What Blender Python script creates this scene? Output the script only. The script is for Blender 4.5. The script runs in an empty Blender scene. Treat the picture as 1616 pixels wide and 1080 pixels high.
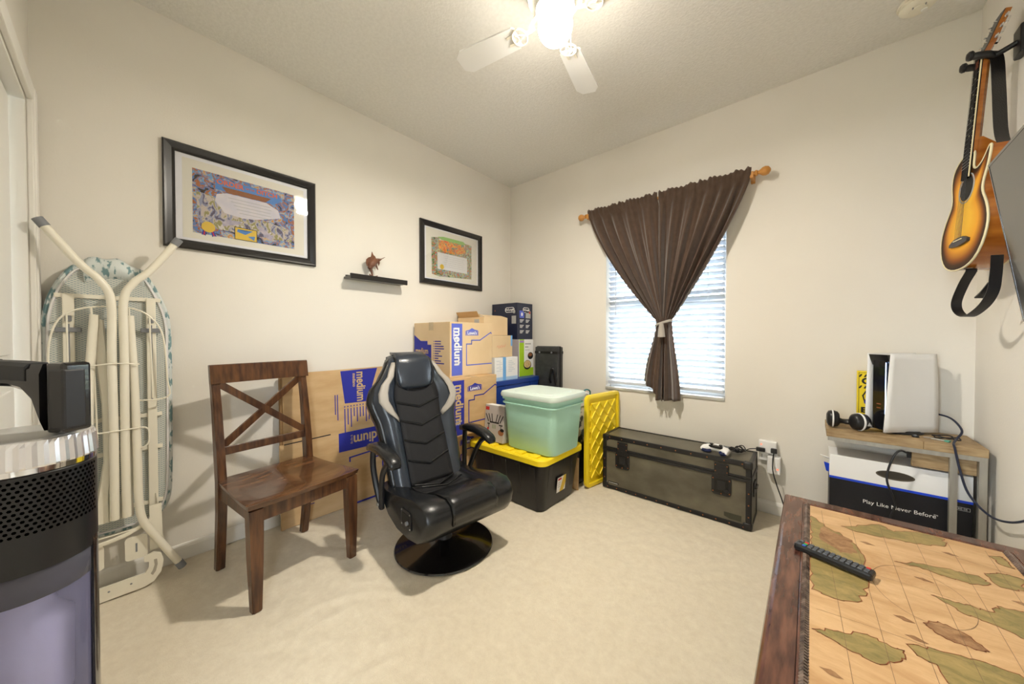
import bpy, bmesh, math, random
from mathutils import Vector, Matrix
random.seed(7)
R = math.radians
S = bpy.context.scene
COL = S.collection

# ------------------------------------------------------------------ camera
cd = bpy.data.cameras.new('camera'); cam = bpy.data.objects.new('camera', cd); COL.objects.link(cam)
cd.sensor_width = 36.0; cd.lens = 542.0 / 1616.0 * 36.0; cd.clip_start = 0.02; cd.clip_end = 200
cam.location = (2.433, -2.773, 1.145); cam.rotation_euler = (R(90 - 0.8456), 0, R(41.05))
S.camera = cam
# ------------------------------------------------------------------ world, light, exposure
LAMP = 6.5; DOWN_LIGHT = 4.2; SKY = 2.9
W = bpy.data.worlds.new('sky'); S.world = W; W.use_nodes = True
bg = W.node_tree.nodes['Background']; bg.inputs[0].default_value = (0.90, 0.95, 1.0, 1); bg.inputs[1].default_value = SKY
pl = bpy.data.lights.new('window_portal', 'AREA'); pl.shape = 'RECTANGLE'; pl.size = 0.88; pl.size_y = 1.38
po = bpy.data.objects.new('window_portal', pl); COL.objects.link(po)
po.location = (1.54, 0.16, 1.39); po.rotation_euler = (R(90), 0, R(180)); pl.cycles.is_portal = True
pl2 = bpy.data.lights.new('added_doorway_portal', 'AREA'); pl2.shape = 'RECTANGLE'; pl2.size = 0.86; pl2.size_y = 2.08
po2 = bpy.data.objects.new('added_doorway_portal', pl2); COL.objects.link(po2)
po2.location = (2.41, -3.16, 1.04); po2.rotation_euler = (R(90), 0, 0); pl2.cycles.is_portal = True  # samples sky light through the doorway added behind the camera
vs = S.view_settings; vs.view_transform = 'Standard'; vs.look = 'None'; vs.gamma = 1.0; vs.use_curve_mapping = False
vs.exposure = 3.2

# ------------------------------------------------------------------ room numbers
XR, YN, H = 3.044, -3.0, 2.735
WX0, WX1, WZ0, WZ1 = 1.096, 1.985, 0.70, 2.08

# ------------------------------------------------------------------ materials
MATS = {}
def M(name, c, rough=.5, metal=0.0, c2=None, vs_=8.0, stretch=(1, 1, 1), bump=0.0, bs=200.0, detail=4, lo=.35, hi=.65,
      emit=None, es=0.0, coat=0.0, sheen=0.0, trans=0.0, ior=1.45, spec=None, alpha=None):
    if name in MATS: return MATS[name]
    m = bpy.data.materials.new(name); m.use_nodes = True; nt = m.node_tree; b = nt.nodes['Principled BSDF']
    b.inputs['Base Color'].default_value = (*c, 1); b.inputs['Roughness'].default_value = rough; b.inputs['Metallic'].default_value = metal
    b.inputs['Coat Weight'].default_value = coat; b.inputs['Sheen Weight'].default_value = sheen
    b.inputs['Transmission Weight'].default_value = trans; b.inputs['IOR'].default_value = ior
    if spec is not None: b.inputs['Specular IOR Level'].default_value = spec
    if emit: b.inputs['Emission Color'].default_value = (*emit, 1); b.inputs['Emission Strength'].default_value = es
    if c2 or bump:
        tc = nt.nodes.new('ShaderNodeTexCoord'); mp = nt.nodes.new('ShaderNodeMapping'); mp.inputs['Scale'].default_value = stretch
        nt.links.new(tc.outputs['Object'], mp.inputs['Vector'])
    if c2:
        n = nt.nodes.new('ShaderNodeTexNoise'); n.inputs['Scale'].default_value = vs_; n.inputs['Detail'].default_value = detail
        nt.links.new(mp.outputs[0], n.inputs['Vector'])
        r = nt.nodes.new('ShaderNodeValToRGB'); r.color_ramp.elements[0].position = lo; r.color_ramp.elements[1].position = hi
        r.color_ramp.elements[0].color = (*c, 1); r.color_ramp.elements[1].color = (*c2, 1)
        nt.links.new(n.outputs['Fac'], r.inputs[0]); nt.links.new(r.outputs[0], b.inputs['Base Color'])
    if bump:
        n2 = nt.nodes.new('ShaderNodeTexNoise'); n2.inputs['Scale'].default_value = bs; n2.inputs['Detail'].default_value = 3
        nt.links.new(mp.outputs[0], n2.inputs['Vector'])
        bp = nt.nodes.new('ShaderNodeBump'); bp.inputs['Strength'].default_value = bump; bp.inputs['Distance'].default_value = .004
        nt.links.new(n2.outputs['Fac'], bp.inputs['Height']); nt.links.new(bp.outputs[0], b.inputs['Normal'])
    MATS[name] = m; return m

def pane_mat(name, tint=(1, 1, 1), ior=1.45):
    m = bpy.data.materials.new(name); m.use_nodes = True; nt = m.node_tree; nt.nodes.clear()
    o = nt.nodes.new('ShaderNodeOutputMaterial'); mx = nt.nodes.new('ShaderNodeMixShader')
    t = nt.nodes.new('ShaderNodeBsdfTransparent'); t.inputs[0].default_value = (*tint, 1)
    g = nt.nodes.new('ShaderNodeBsdfGlossy'); g.inputs['Roughness'].default_value = .02
    f = nt.nodes.new('ShaderNodeFresnel'); f.inputs[0].default_value = ior
    nt.links.new(f.outputs[0], mx.inputs[0]); nt.links.new(t.outputs[0], mx.inputs[1]); nt.links.new(g.outputs[0], mx.inputs[2])
    nt.links.new(mx.outputs[0], o.inputs[0]); MATS[name] = m; return m

def cloth_mat(name, c, transl, c2=None, sheen=.3):
    m = M(name, c, .8, c2=c2, vs_=30, sheen=sheen, bump=.1, bs=600); nt = m.node_tree; b = nt.nodes['Principled BSDF']
    o = [n for n in nt.nodes if n.type == 'OUTPUT_MATERIAL'][0]
    t = nt.nodes.new('ShaderNodeBsdfTranslucent'); t.inputs[0].default_value = (*[min(1, x * 3.2) for x in c], 1)
    mx = nt.nodes.new('ShaderNodeMixShader'); mx.inputs[0].default_value = transl
    nt.links.new(b.outputs[0], mx.inputs[1]); nt.links.new(t.outputs[0], mx.inputs[2]); nt.links.new(mx.outputs[0], o.inputs[0])
    return m

m_wall = M('wall_paint', (.765, .730, .665), .9, c2=(.790, .755, .690), vs_=1.5, bump=.12, bs=130)
m_ceil = M('ceiling_texture', (.77, .755, .715), .95, c2=(.82, .805, .765), vs_=60, bump=.6, bs=90)
m_carpet = M('carpet', (.74, .64, .48), 1.0, c2=(.93, .84, .67), vs_=24, lo=.25, hi=.75, detail=14, bump=1.0, bs=260, sheen=.3)
for n_ in m_carpet.node_tree.nodes:
    if n_.type == 'TEX_NOISE': n_.inputs['Roughness'].default_value = .78
m_trim = M('white_trim', (.82, .80, .75), .5)
m_white = M('white_paint', (.85, .84, .80), .45)
m_wplast = M('white_plastic', (.86, .86, .86), .35)
m_cream = M('cream_enamel', (.84, .80, .68), .35)
m_black = M('black_plastic', (.012, .012, .014), .35)
m_gloss = M('gloss_black', (.008, .008, .01), .12, coat=.5)
m_dmetal = M('dark_metal', (.03, .03, .035), .3, metal=.6)
m_steel = M('brushed_steel', (.36, .34, .30), .42, metal=.7, c2=(.42, .40, .35), vs_=60, stretch=(1, 1, .1))
m_chrome = M('chrome', (.8, .8, .82), .08, metal=1)
m_grey = M('grey_plastic', (.22, .23, .25), .5)
m_leather = M('black_leather', (.009, .010, .012), .27, bump=.15, bs=350, coat=.15)
m_leath2 = M('black_leather_blue_sheen', (.026, .033, .046), .27, bump=.15, bs=350, coat=.15)  # blue-grey reflection on the black leather is put into the base colour
m_fabricb = M('black_fabric', (.008, .008, .010), .75, bump=.2, bs=900)
m_beige = M('beige_leather', (.36, .33, .29), .45, bump=.1, bs=350)
m_wood = M('dark_wood', (.045, .017, .008), .3, c2=(.125, .052, .02), vs_=9, stretch=(6, 6, .6), detail=6, bump=.08, bs=60, coat=.3)
m_woodh = M('dark_wood_seat', (.05, .02, .009), .25, c2=(.16, .07, .028), vs_=6, stretch=(7, 1.0, 1), detail=6, coat=.4)
m_card = M('cardboard', (.54, .35, .17), .85, c2=(.62, .42, .22), vs_=5, stretch=(1, 1, 4))
m_card2 = M('pale_cardboard', (.66, .49, .29), .85, c2=(.73, .56, .35), vs_=4)
m_edge = M('cardboard_edge', (.30, .18, .08), .9)
m_blue = M('print_blue', (.022, .028, .32), .7)
m_blue2 = M('print_pale_blue', (.10, .14, .60), .7)
m_tan = M('print_tan', (.60, .42, .20), .8)
m_pwhite = M('print_white', (.85, .85, .85), .7)
m_pgrey = M('print_grey', (.42, .42, .42), .7)
m_pred = M('print_red', (.55, .03, .03), .7)
m_pblack = M('print_black', (.01, .01, .01), .6)
m_pink = M('print_orange_red', (.72, .16, .05), .7)
m_ygreen = M('print_green', (.38, .62, .02), .6)
m_navy = M('navy_carton', (.012, .018, .05), .35, coat=.2)
m_yellow = M('yellow_plastic', (.93, .70, .02), .4, bump=.05, bs=60)
m_bplast = M('tote_black', (.012, .012, .014), .38, bump=.06, bs=50)
m_mint = M('mint_plastic', (.42, .72, .60), .45, c2=(.46, .76, .64), vs_=3)
m_mintlid = M('mint_lid_plastic', (.62, .72, .66), .5)
m_toteblue = M('blue_plastic', (.012, .05, .30), .35)
m_trunk = M('trunk_vinyl', (.085, .076, .055), .36, c2=(.15, .135, .098), vs_=5, stretch=(1, 1, 1.5), bump=.15, bs=500)
m_rivet = M('copper_rivet', (.45, .16, .06), .35, metal=.7)
m_pine = M('golden_wood', (.56, .25, .05), .35, coat=.3)
m_oak = M('weathered_oak', (.27, .175, .085), .55, c2=(.42, .30, .16), vs_=14, stretch=(1, 6, 6), detail=7, bump=.1, bs=80)
m_frame = M('frame_black', (.012, .011, .012), .28, coat=.4)
m_matb = M('mat_board', (.80, .80, .84), .8)
m_paper = M('certificate_paper', (.76, .73, .64), .8)
m_curtain = cloth_mat('curtain_brown', (.085, .050, .033), .30, c2=(.115, .070, .047), sheen=.6)
m_tie = cloth_mat('tieback_cord', (.42, .38, .33), .1)
m_slat = M('blind_slat', (.58, .62, .68), .5)
m_sill = M('sill_stone', (.42, .42, .41), .4, c2=(.55, .53, .48), vs_=12)
m_cable = M('black_cable', (.012, .012, .015), .45)
m_bcable = M('blue_black_cable', (.015, .02, .045), .4)
m_pane = pane_mat('clear_glass', ior=1.4)
m_wpane = pane_mat('window_glass', tint=(.93, .96, .98))
m_strap = M('strap_leather', (.012, .011, .012), .4, bump=.2, bs=200)

# ------------------------------------------------------------------ mesh helpers
def NB(): return bmesh.new()
def bx(bm, x0, x1, y0, y1, z0, z1, bev=0.0, seg=2):
    r = bmesh.ops.create_cube(bm, size=1.0); vv = r['verts']
    for v in vv: v.co = Vector(((x0 + x1) / 2 + v.co.x * (x1 - x0), (y0 + y1) / 2 + v.co.y * (y1 - y0), (z0 + z1) / 2 + v.co.z * (z1 - z0)))
    if bev > 0:
        es = set(e for v in vv for e in v.link_edges)
        bmesh.ops.bevel(bm, geom=list(es), offset=bev, segments=seg, profile=.5, affect='EDGES', clamp_overlap=True)
    return bm
def skin(bm, rings, close_ring=True, cap=True):
    vr = [[bm.verts.new(p) for p in r] for r in rings]
    n = len(rings[0])
    for a, b in zip(vr[:-1], vr[1:]):
        for i in range(n if close_ring else n - 1):
            j = (i + 1) % n
            try: bm.faces.new((a[i], a[j], b[j], b[i]))
            except ValueError: pass
    if cap and close_ring:
        for r in (vr[0], vr[-1]):
            try: bm.faces.new(r)
            except ValueError: pass
    return bm
def spline(pts, n=8):
    P = [Vector(p) for p in pts]; out = []
    for i in range(len(P) - 1):
        p0 = P[max(i - 1, 0)]; p1 = P[i]; p2 = P[i + 1]; p3 = P[min(i + 2, len(P) - 1)]
        for k in range(n):
            t = k / n
            out.append(.5 * ((2 * p1) + (p2 - p0) * t + (2 * p0 - 5 * p1 + 4 * p2 - p3) * t * t + (3 * p1 - p0 - 3 * p2 + p3) * t ** 3))
    out.append(P[-1]); return out
def tube(bm, pts, r, seg=8, smooth=0, closed=False, flat=1.0):
    P = spline(pts, smooth) if smooth else [Vector(p) for p in pts]
    rad = r if isinstance(r, (list, tuple)) else None
    rings = []; up = None
    n = len(P)
    for i, p in enumerate(P):
        if closed: t = (P[(i + 1) % n] - P[i - 1])
        else: t = P[min(i + 1, n - 1)] - P[max(i - 1, 0)]
        t.normalize()
        if up is None:
            up = Vector((0, 0, 1)) if abs(t.z) < .9 else Vector((1, 0, 0))
        up = (up - t * up.dot(t))
        if up.length < 1e-6: up = t.orthogonal()
        up.normalize(); s = t.cross(up)
        rr = rad[min(int(round(i * (len(rad) - 1) / max(n - 1, 1))), len(rad) - 1)] if rad else r
        rings.append([p + (up * math.cos(a) * flat + s * math.sin(a)) * rr for a in [2 * math.pi * k / seg for k in range(seg)]])
    if closed: rings.append(rings[0]); return skin(bm, rings, cap=False)
    return skin(bm, rings)
def bar(bm, a, b, w, h, upv=(0, 0, 1), bev=0.0):
    a = Vector(a); b = Vector(b); t = (b - a); L = t.length; t.normalize()
    u = Vector(upv); u = (u - t * u.dot(t)).normalized(); s = t.cross(u)
    n0 = len(bm.verts); bx(bm, -w / 2, w / 2, 0, L, -h / 2, h / 2, bev); bm.verts.ensure_lookup_table()
    for v in bm.verts[n0:]:
        c = v.co.copy(); v.co = a + s * c.x + t * c.y + u * c.z
    return bm
def lathe(bm, prof, seg=24, c=(0, 0, 0), axis='z', sx=1.0, sy=1.0):
    rings = []
    for r, z in prof:
        ring = []
        for k in range(seg):
            a = 2 * math.pi * k / seg; x, y = max(r, 1e-4) * math.cos(a) * sx, max(r, 1e-4) * math.sin(a) * sy
            q = (x, y, z) if axis == 'z' else ((z, x, y) if axis == 'x' else (x, z, y))
            ring.append(Vector(q) + Vector(c))
        rings.append(ring)
    return skin(bm, rings)
def prism(bm, poly, d0, d1, plane='xy'):
    def q(u, v, d):
        return {'xy': (u, v, d), 'xz': (u, d, v), 'yz': (d, u, v)}[plane]
    a = [bm.verts.new(q(u, v, d0)) for u, v in poly]; b = [bm.verts.new(q(u, v, d1)) for u, v in poly]
    n = len(poly); fs = [bm.faces.new(a), bm.faces.new(b)]
    for i in range(n): bm.faces.new((a[i], a[(i + 1) % n], b[(i + 1) % n], b[i]))
    return bm
def rrect(w, h, r, n=5, c=(0, 0)):
    out = []
    for cx, cy, a0 in ((w / 2 - r, h / 2 - r, 0), (-w / 2 + r, h / 2 - r, 90), (-w / 2 + r, -h / 2 + r, 180), (w / 2 - r, -h / 2 + r, 270)):
        for k in range(n + 1):
            a = R(a0 + 90 * k / n); out.append((c[0] + cx + r * math.cos(a), c[1] + cy + r * math.sin(a)))
    return out
def sph(bm, c, r, sx=1, sy=1, sz=1, u=16, v=10):
    m = Matrix.Translation(c) @ Matrix.Diagonal((sx * r, sy * r, sz * r, 1))
    bmesh.ops.create_uvsphere(bm, u_segments=u, v_segments=v, radius=1, matrix=m); return bm
def obj(name, bm, mat, parent=None, loc=None, rot=None, smooth=False, mtx=None, kind=None, label=None, ang=40):
    bmesh.ops.recalc_face_normals(bm, faces=bm.faces[:])
    me = bpy.data.meshes.new(name); bm.to_mesh(me); bm.free()
    for mm in (mat if isinstance(mat, (list, tuple)) else [mat]): me.materials.append(mm)
    if smooth:
        me.shade_smooth()
        try: me.set_sharp_from_angle(angle=R(ang))
        except Exception: pass
    o = bpy.data.objects.new(name, me); COL.objects.link(o)
    if parent: o.parent = parent
    if mtx is not None: o.matrix_basis = mtx
    if loc: o.location = loc
    if rot: o.rotation_euler = rot
    if kind: o['kind'] = kind
    if label: o['label'] = label
    return o
def tag(o, label, cat, group=None):
    o['label'] = label; o['category'] = cat
    if group: o['group'] = group
    return o
def thing(name, label, cat, loc=(0, 0, 0), rz=0.0, group=None, rot=None):
    o = bpy.data.objects.new(name, None); COL.objects.link(o); o.empty_display_size = .05
    o.location = loc; o.rotation_euler = rot or (0, 0, R(rz)); return tag(o, label, cat, group)
def box_part(name, parent, mat, x0, x1, y0, y1, z0, z1, bev=0.0, **k):
    return obj(name, bx(NB(), x0, x1, y0, y1, z0, z1, bev), mat, parent, **k)
def face_mtx(o, right, up):
    r = Vector(right).normalized(); u = Vector(up).normalized(); n = r.cross(u)
    return Matrix(((r.x, u.x, n.x, o[0]), (r.y, u.y, n.y, o[1]), (r.z, u.z, n.z, o[2]), (0, 0, 0, 1)))
def shape(name, polys, mat, parent, F, lift=.0006):
    """flat print: polygons in the face frame F, (u, v) metres"""
    bm = NB()
    for p in polys:
        vs_ = [bm.verts.new((u, v, lift)) for u, v in p]
        try: bm.faces.new(vs_)
        except ValueError: pass
    bmesh.ops.triangulate(bm, faces=bm.faces[:])
    me = bpy.data.meshes.new(name); bm.normal_update(); bm.to_mesh(me); bm.free(); me.materials.append(mat)
    o = bpy.data.objects.new(name, me); COL.objects.link(o); o.parent = parent; o.matrix_basis = F; return o
def rect(u0, v0, u1, v1): return [(u0, v0), (u1, v0), (u1, v1), (u0, v1)]
def ell(u, v, a, b, n=20, a0=0, a1=360): return [(u + a * math.cos(R(a0 + (a1 - a0) * k / n)), v + b * math.sin(R(a0 + (a1 - a0) * k / n))) for k in range(n if a1 - a0 == 360 else n + 1)]
def text(s, size, mat, parent, F, u, v, rot=0.0, bold=0.0, align='LEFT', lift=.0009, sx=1.0, name='lettering', shear=0):
    cu = bpy.data.curves.new('t', 'FONT'); cu.body = s; cu.size = size; cu.align_x = align; cu.align_y = 'CENTER'; cu.offset = bold; cu.resolution_u = 3; cu.shear = shear
    t = bpy.data.objects.new('t', cu); me = bpy.data.meshes.new_from_object(t)
    bpy.data.objects.remove(t); bpy.data.curves.remove(cu)
    T = Matrix.Translation((u, v, lift)) @ Matrix.Rotation(R(rot), 4, 'Z') @ Matrix.Diagonal((sx, 1, 1, 1)); me.transform(T)
    me.materials.clear(); me.materials.append(mat); me.name = name
    o = bpy.data.objects.new(name, me); COL.objects.link(o); o.parent = parent; o.matrix_basis = F; return o
def struct(o): o['kind'] = 'structure'; return o
def poly_line(pts, w):
    """thin quads along a polyline in a face frame"""
    out = []
    for a, b in zip(pts[:-1], pts[1:]):
        a = Vector(a); b = Vector(b); d = (b - a).normalized(); n = Vector((-d.y, d.x)) * w / 2; a = a - d * w / 2; b = b + d * w / 2
        out.append([tuple(a + n), tuple(a - n), tuple(b - n), tuple(b + n)])
    return out

# ================================================================== SETTING
def grid_floor():
    bm = NB(); nx = 150; ny = 150
    for j in range(ny + 1):
        for i in range(nx + 1):
            x = -.12 + (XR + .24) * i / nx; y = YN - .12 + (-YN + .24) * j / ny
            z = -.003 + .003 * math.sin(x * 37 + 3 * math.sin(y * 11)) * math.sin(y * 31 + 2 * math.sin(x * 17)) + random.uniform(-.0015, .0015)
            bm.verts.new((x, y, min(z, 0)))
    bm.verts.ensure_lookup_table()
    for j in range(ny):
        for i in range(nx):
            a = j * (nx + 1) + i; bm.faces.new((bm.verts[a], bm.verts[a + 1], bm.verts[a + nx + 2], bm.verts[a + nx + 1]))
    return bm
struct(obj('floor', grid_floor(), m_carpet, smooth=True, ang=180))
struct(box_part('ceiling', None, m_ceil, -.15, XR + .15, YN - .15, .15, H, H + .1))
struct(box_part('wall_left', None, m_wall, -.15, 0, YN - .15, .15, -.02, H))
struct(box_part('wall_right', None, m_wall, XR, XR + .15, YN - .15, .15, -.02, H))
b = NB(); bx(b, 0, WX0, 0, .15, -.02, H); bx(b, WX1, XR, 0, .15, -.02, H); bx(b, WX0, WX1, 0, .15, -.02, WZ0); bx(b, WX0, WX1, 0, .15, WZ1, H)
struct(obj('wall_back', b, m_wall))
DX0, DX1, DZ = .10, .92, 2.08
EX0, EX1 = 1.98, 2.84                     # unseen doorway behind the camera, added to let brightening daylight in
b = NB(); bx(b, 0, DX0, YN - .15, YN, -.02, H); bx(b, DX1, EX0, YN - .15, YN, -.02, H); bx(b, EX1, XR, YN - .15, YN, -.02, H); bx(b, DX0, DX1, YN - .15, YN, DZ, H); bx(b, EX0, EX1, YN - .15, YN, DZ, H)
struct(obj('wall_near', b, m_wall))
def baseb(name, a, b_, out):
    a = Vector(a); b_ = Vector(b_); o = Vector(out)
    prof = [(0, 0), (.012, 0), (.012, .062), (.009, .072), (.004, .08), (0, .082)]
    rings = [[p + o * d + Vector((0, 0, z)) for d, z in prof] for p in (a, b_)]
    struct(obj(name, skin(NB(), rings), m_trim))
baseb('baseboard_left', (0, YN, 0), (0, 0, 0), (1, 0, 0)); baseb('baseboard_back', (0, 0, 0), (XR, 0, 0), (0, -1, 0))
baseb('baseboard_right', (XR, 0, 0), (XR, YN, 0), (-1, 0, 0)); baseb('baseboard_near', (DX1 + .09, YN, 0), (EX0 - .08, YN, 0), (0, 1, 0))
# door in the near wall
d = struct(box_part('door_1', None, m_white, DX0 + .035, DX1 - .03, YN - .075, YN - .035, .01, DZ - .02, .003))
for (z0, z1) in ((.18, .95), (1.08, 1.95)):
    for (x0, x1) in ((DX0 + .14, .47), (.55, DX1 - .13)):
        box_part('door_panel', d, m_white, x0, x1, YN - .036, YN - .028, z0, z1, .006)
k = obj('door_knob', lathe(NB(), [(.0, 0), (.03, 0), (.03, .006), (.012, .01), (.012, .035), (.026, .045), (.028, .06), (.018, .07), (0, .072)], 20, (.83, YN - .035, .80), 'y'), m_steel, d, smooth=True)
def casing(b, pts, w, t):
    for a, c in zip(pts[:-1], pts[1:]): pass
b = NB(); bx(b, .012, DX0 - .005, YN, YN + .017, 0, DZ + .075, .004); bx(b, .03, DX0 - .02, YN + .01, YN + .022, 0, DZ + .06, .004)
bx(b, DX1 + .005, DX1 + .09, YN, YN + .017, 0, DZ + .075, .004); bx(b, DX0 - .005, DX1 + .005, YN, YN + .017, DZ + .005, DZ + .075, .004)
struct(obj('trim_1', b, m_trim))
b = NB(); bx(b, DX0, DX0 + .02, YN - .15, YN, 0, DZ); bx(b, DX1 - .02, DX1, YN - .15, YN, 0, DZ); bx(b, DX0 + .02, DX1 - .02, YN - .15, YN, DZ - .012, DZ)
struct(obj('trim_2', b, m_trim))
# casing of the added doorway, and an unseen room added to feed it daylight
b = NB(); bx(b, EX0 - .075, EX0, YN, YN + .015, 0, DZ + .07, .004); bx(b, EX1, EX1 + .075, YN, YN + .015, 0, DZ + .07, .004); bx(b, EX0, EX1, YN, YN + .015, DZ, DZ + .07, .004)
struct(obj('trim_added_doorway', b, m_trim))
LY = -6.2
struct(box_part('floor_added_room', None, M('added_room_tile', (.62, .56, .48), .5), -.6, 4.6, LY - .1, YN - .12, -.08, -.006))
struct(box_part('ceiling_added_room', None, m_ceil, -.6, 4.6, LY - .1, YN - .15, H, H + .1))
WY0, WY1 = -6.1, -3.4; SX0, SX1 = .60, 1.80  # unseen openings, sized for the daylight they send through the added doorway
struct(box_part('wall_added_west', None, m_wall, -.7, -.6, LY - .1, YN - .15, -.02, H)); b = NB(); bx(b, -.6, SX0, LY - .1, LY, -.02, H); bx(b, SX1, 4.7, LY - .1, LY, -.02, H); bx(b, SX0, SX1, LY - .1, LY, 2.45, H); struct(obj('wall_added_south', b, m_wall))
b = NB(); bx(b, 4.6, 4.7, LY, WY0, -.02, H); bx(b, 4.6, 4.7, WY1, YN - .15, -.02, H); bx(b, 4.6, 4.7, WY0, WY1, 2.45, H); struct(obj('wall_added_east', b, m_wall))
b = NB(); bx(b, -.6, -.15, YN - .25, YN - .15, -.02, H); bx(b, XR + .15, 4.6, YN - .25, YN - .15, -.02, H); struct(obj('wall_added_north', b, m_wall))
gd = NB()
for y0, y1, z0, z1 in ((WY0, WY0 + .05, 0, 2.45), (WY1 - .05, WY1, 0, 2.45), (-4.825, -4.775, .05, 2.40), (WY0 + .05, WY1 - .05, 2.40, 2.45), (WY0 + .05, WY1 - .05, 0, .05)): bx(gd, 4.62, 4.68, y0, y1, z0, z1)
gd = struct(obj('window_added_2', gd, m_wplast))  # unseen glazing of the added room, there for its daylight
for y0, y1 in ((WY0 + .05, -4.825), (-4.775, WY1 - .05)): box_part('window_pane', gd, m_wpane, 4.648, 4.652, y0, y1, .05, 2.40)
gs = NB()
for x0, x1, z0, z1 in ((SX0, SX0 + .05, 0, 2.45), (SX1 - .05, SX1, 0, 2.45), (SX0 + .05, SX1 - .05, 2.40, 2.45), (SX0 + .05, SX1 - .05, 0, .05)): bx(gs, x0, x1, LY - .08, LY - .02, z0, z1)
gs = struct(obj('window_added_3', gs, m_wplast)); box_part('window_pane', gs, m_wpane, SX0 + .05, SX1 - .05, LY - .052, LY - .048, .05, 2.40)  # second unseen opening, added to bring daylight in
# window
wf = struct(obj('window_1', (lambda b: (bx(b, WX0, WX0 + .035, .085, .14, WZ0, WZ1), bx(b, WX1 - .035, WX1, .085, .14, WZ0, WZ1), bx(b, WX0 + .035, WX1 - .035, .085, .14, WZ0, WZ0 + .04), bx(b, WX0 + .035, WX1 - .035, .085, .14, WZ1 - .04, WZ1), bx(b, WX0 + .035, WX1 - .035, .09, .135, 1.405, 1.455), b)[-1])(NB()), m_wplast))
for z0, z1, y in ((WZ0 + .04, 1.405, .105), (1.455, WZ1 - .04, .122)):
    box_part('window_pane', wf, m_wpane, WX0 + .035, WX1 - .035, y, y + .003, z0, z1)
sl = struct(obj('trim_3', bx(NB(), WX0, WX1, -.012, .085, WZ0 - .002, WZ0 + .018, .003), m_sill))

struct(box_part('ground', None, M('lawn', (.10, .12, .06), .95, c2=(.16, .17, .09), vs_=3), -25, 25, -25, 25, -.5, -.25))  # unseen ground, added to cut light from below on the blind slats

# ================================================================== WINDOW DRESSING
bl = thing('window_blind', 'white horizontal slat blind hanging in the window behind the brown curtain', 'blind', (1.54, .04, WZ0))
BW = (WX1 - WX0) / 2 - .012
box_part('head_rail', bl, m_slat, -BW, BW, -.025, .025, WZ1 - WZ0 - .06, WZ1 - WZ0 - .005, .003)
box_part('bottom_rail', bl, m_slat, -BW, BW, -.024, .024, .045, .068, .004)
def slat_mesh():
    rings = []
    for x in (-BW, BW):
        rg = []
        for s in (-1, -.5, 0, .5, 1): rg.append(Vector((x, s * .0245, .0035 * (1 - s * s) + .0014)))
        for s in (1, .5, 0, -.5, -1): rg.append(Vector((x, s * .0245, .0035 * (1 - s * s) - .0014)))
        rings.append(rg)
    return skin(NB(), rings)
s0 = None
NS = 29
for i in range(NS):
    z = .094 + i * .0425
    if s0 is None: s0 = obj('slat', slat_mesh(), m_slat, bl, (0, 0, z), (R(-30), 0, 0), smooth=True)
    else:
        c = s0.copy(); COL.objects.link(c); c.location = (0, 0, z)
for x in (-.33, .33):
    b = NB()
    for y in (-.026, .026): tube(b, [(x, y, .06), (x, y, 1.33)], .0009, 5)
    obj('ladder_cord', b, m_slat, bl)
obj('tilt_wand', tube(NB(), [(-.36, -.034, 1.31), (-.36, -.036, .62)], .004, 6), m_slat, bl)

rod = thing('curtain_rod', 'golden wood curtain rod with ball finials above the window', 'curtain rod', (1.55, -.075, 2.195))
obj('pole', tube(NB(), [(-.60, 0, 0), (.60, 0, 0)], .0125, 14), m_pine, rod, smooth=True)
for s in (-1, 1):
    obj('finial', lathe(NB(), [(.0125, 0), (.019, .004), (.019, .012), (.011, .018), (.014, .026), (.026, .042), (.029, .056), (.024, .072), (.01, .082), (0, .084)], 18, (s * .60, 0, 0) if s > 0 else (0, 0, 0), 'x'), m_pine, rod, loc=None if s > 0 else (-.60, 0, 0), rot=None if s > 0 else (0, 0, R(180)), smooth=True)
    b = NB(); bx(b, s * .585 - .012, s * .585 + .012, .058, .075, -.04, .04, .004); bx(b, s * .585 - .009, s * .585 + .009, -.016, .06, -.03, -.012, .003); bx(b, s * .585 - .009, s * .585 + .009, -.02, -.012, -.03, .012, .002)
    obj('bracket', b, m_pine, rod)

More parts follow.
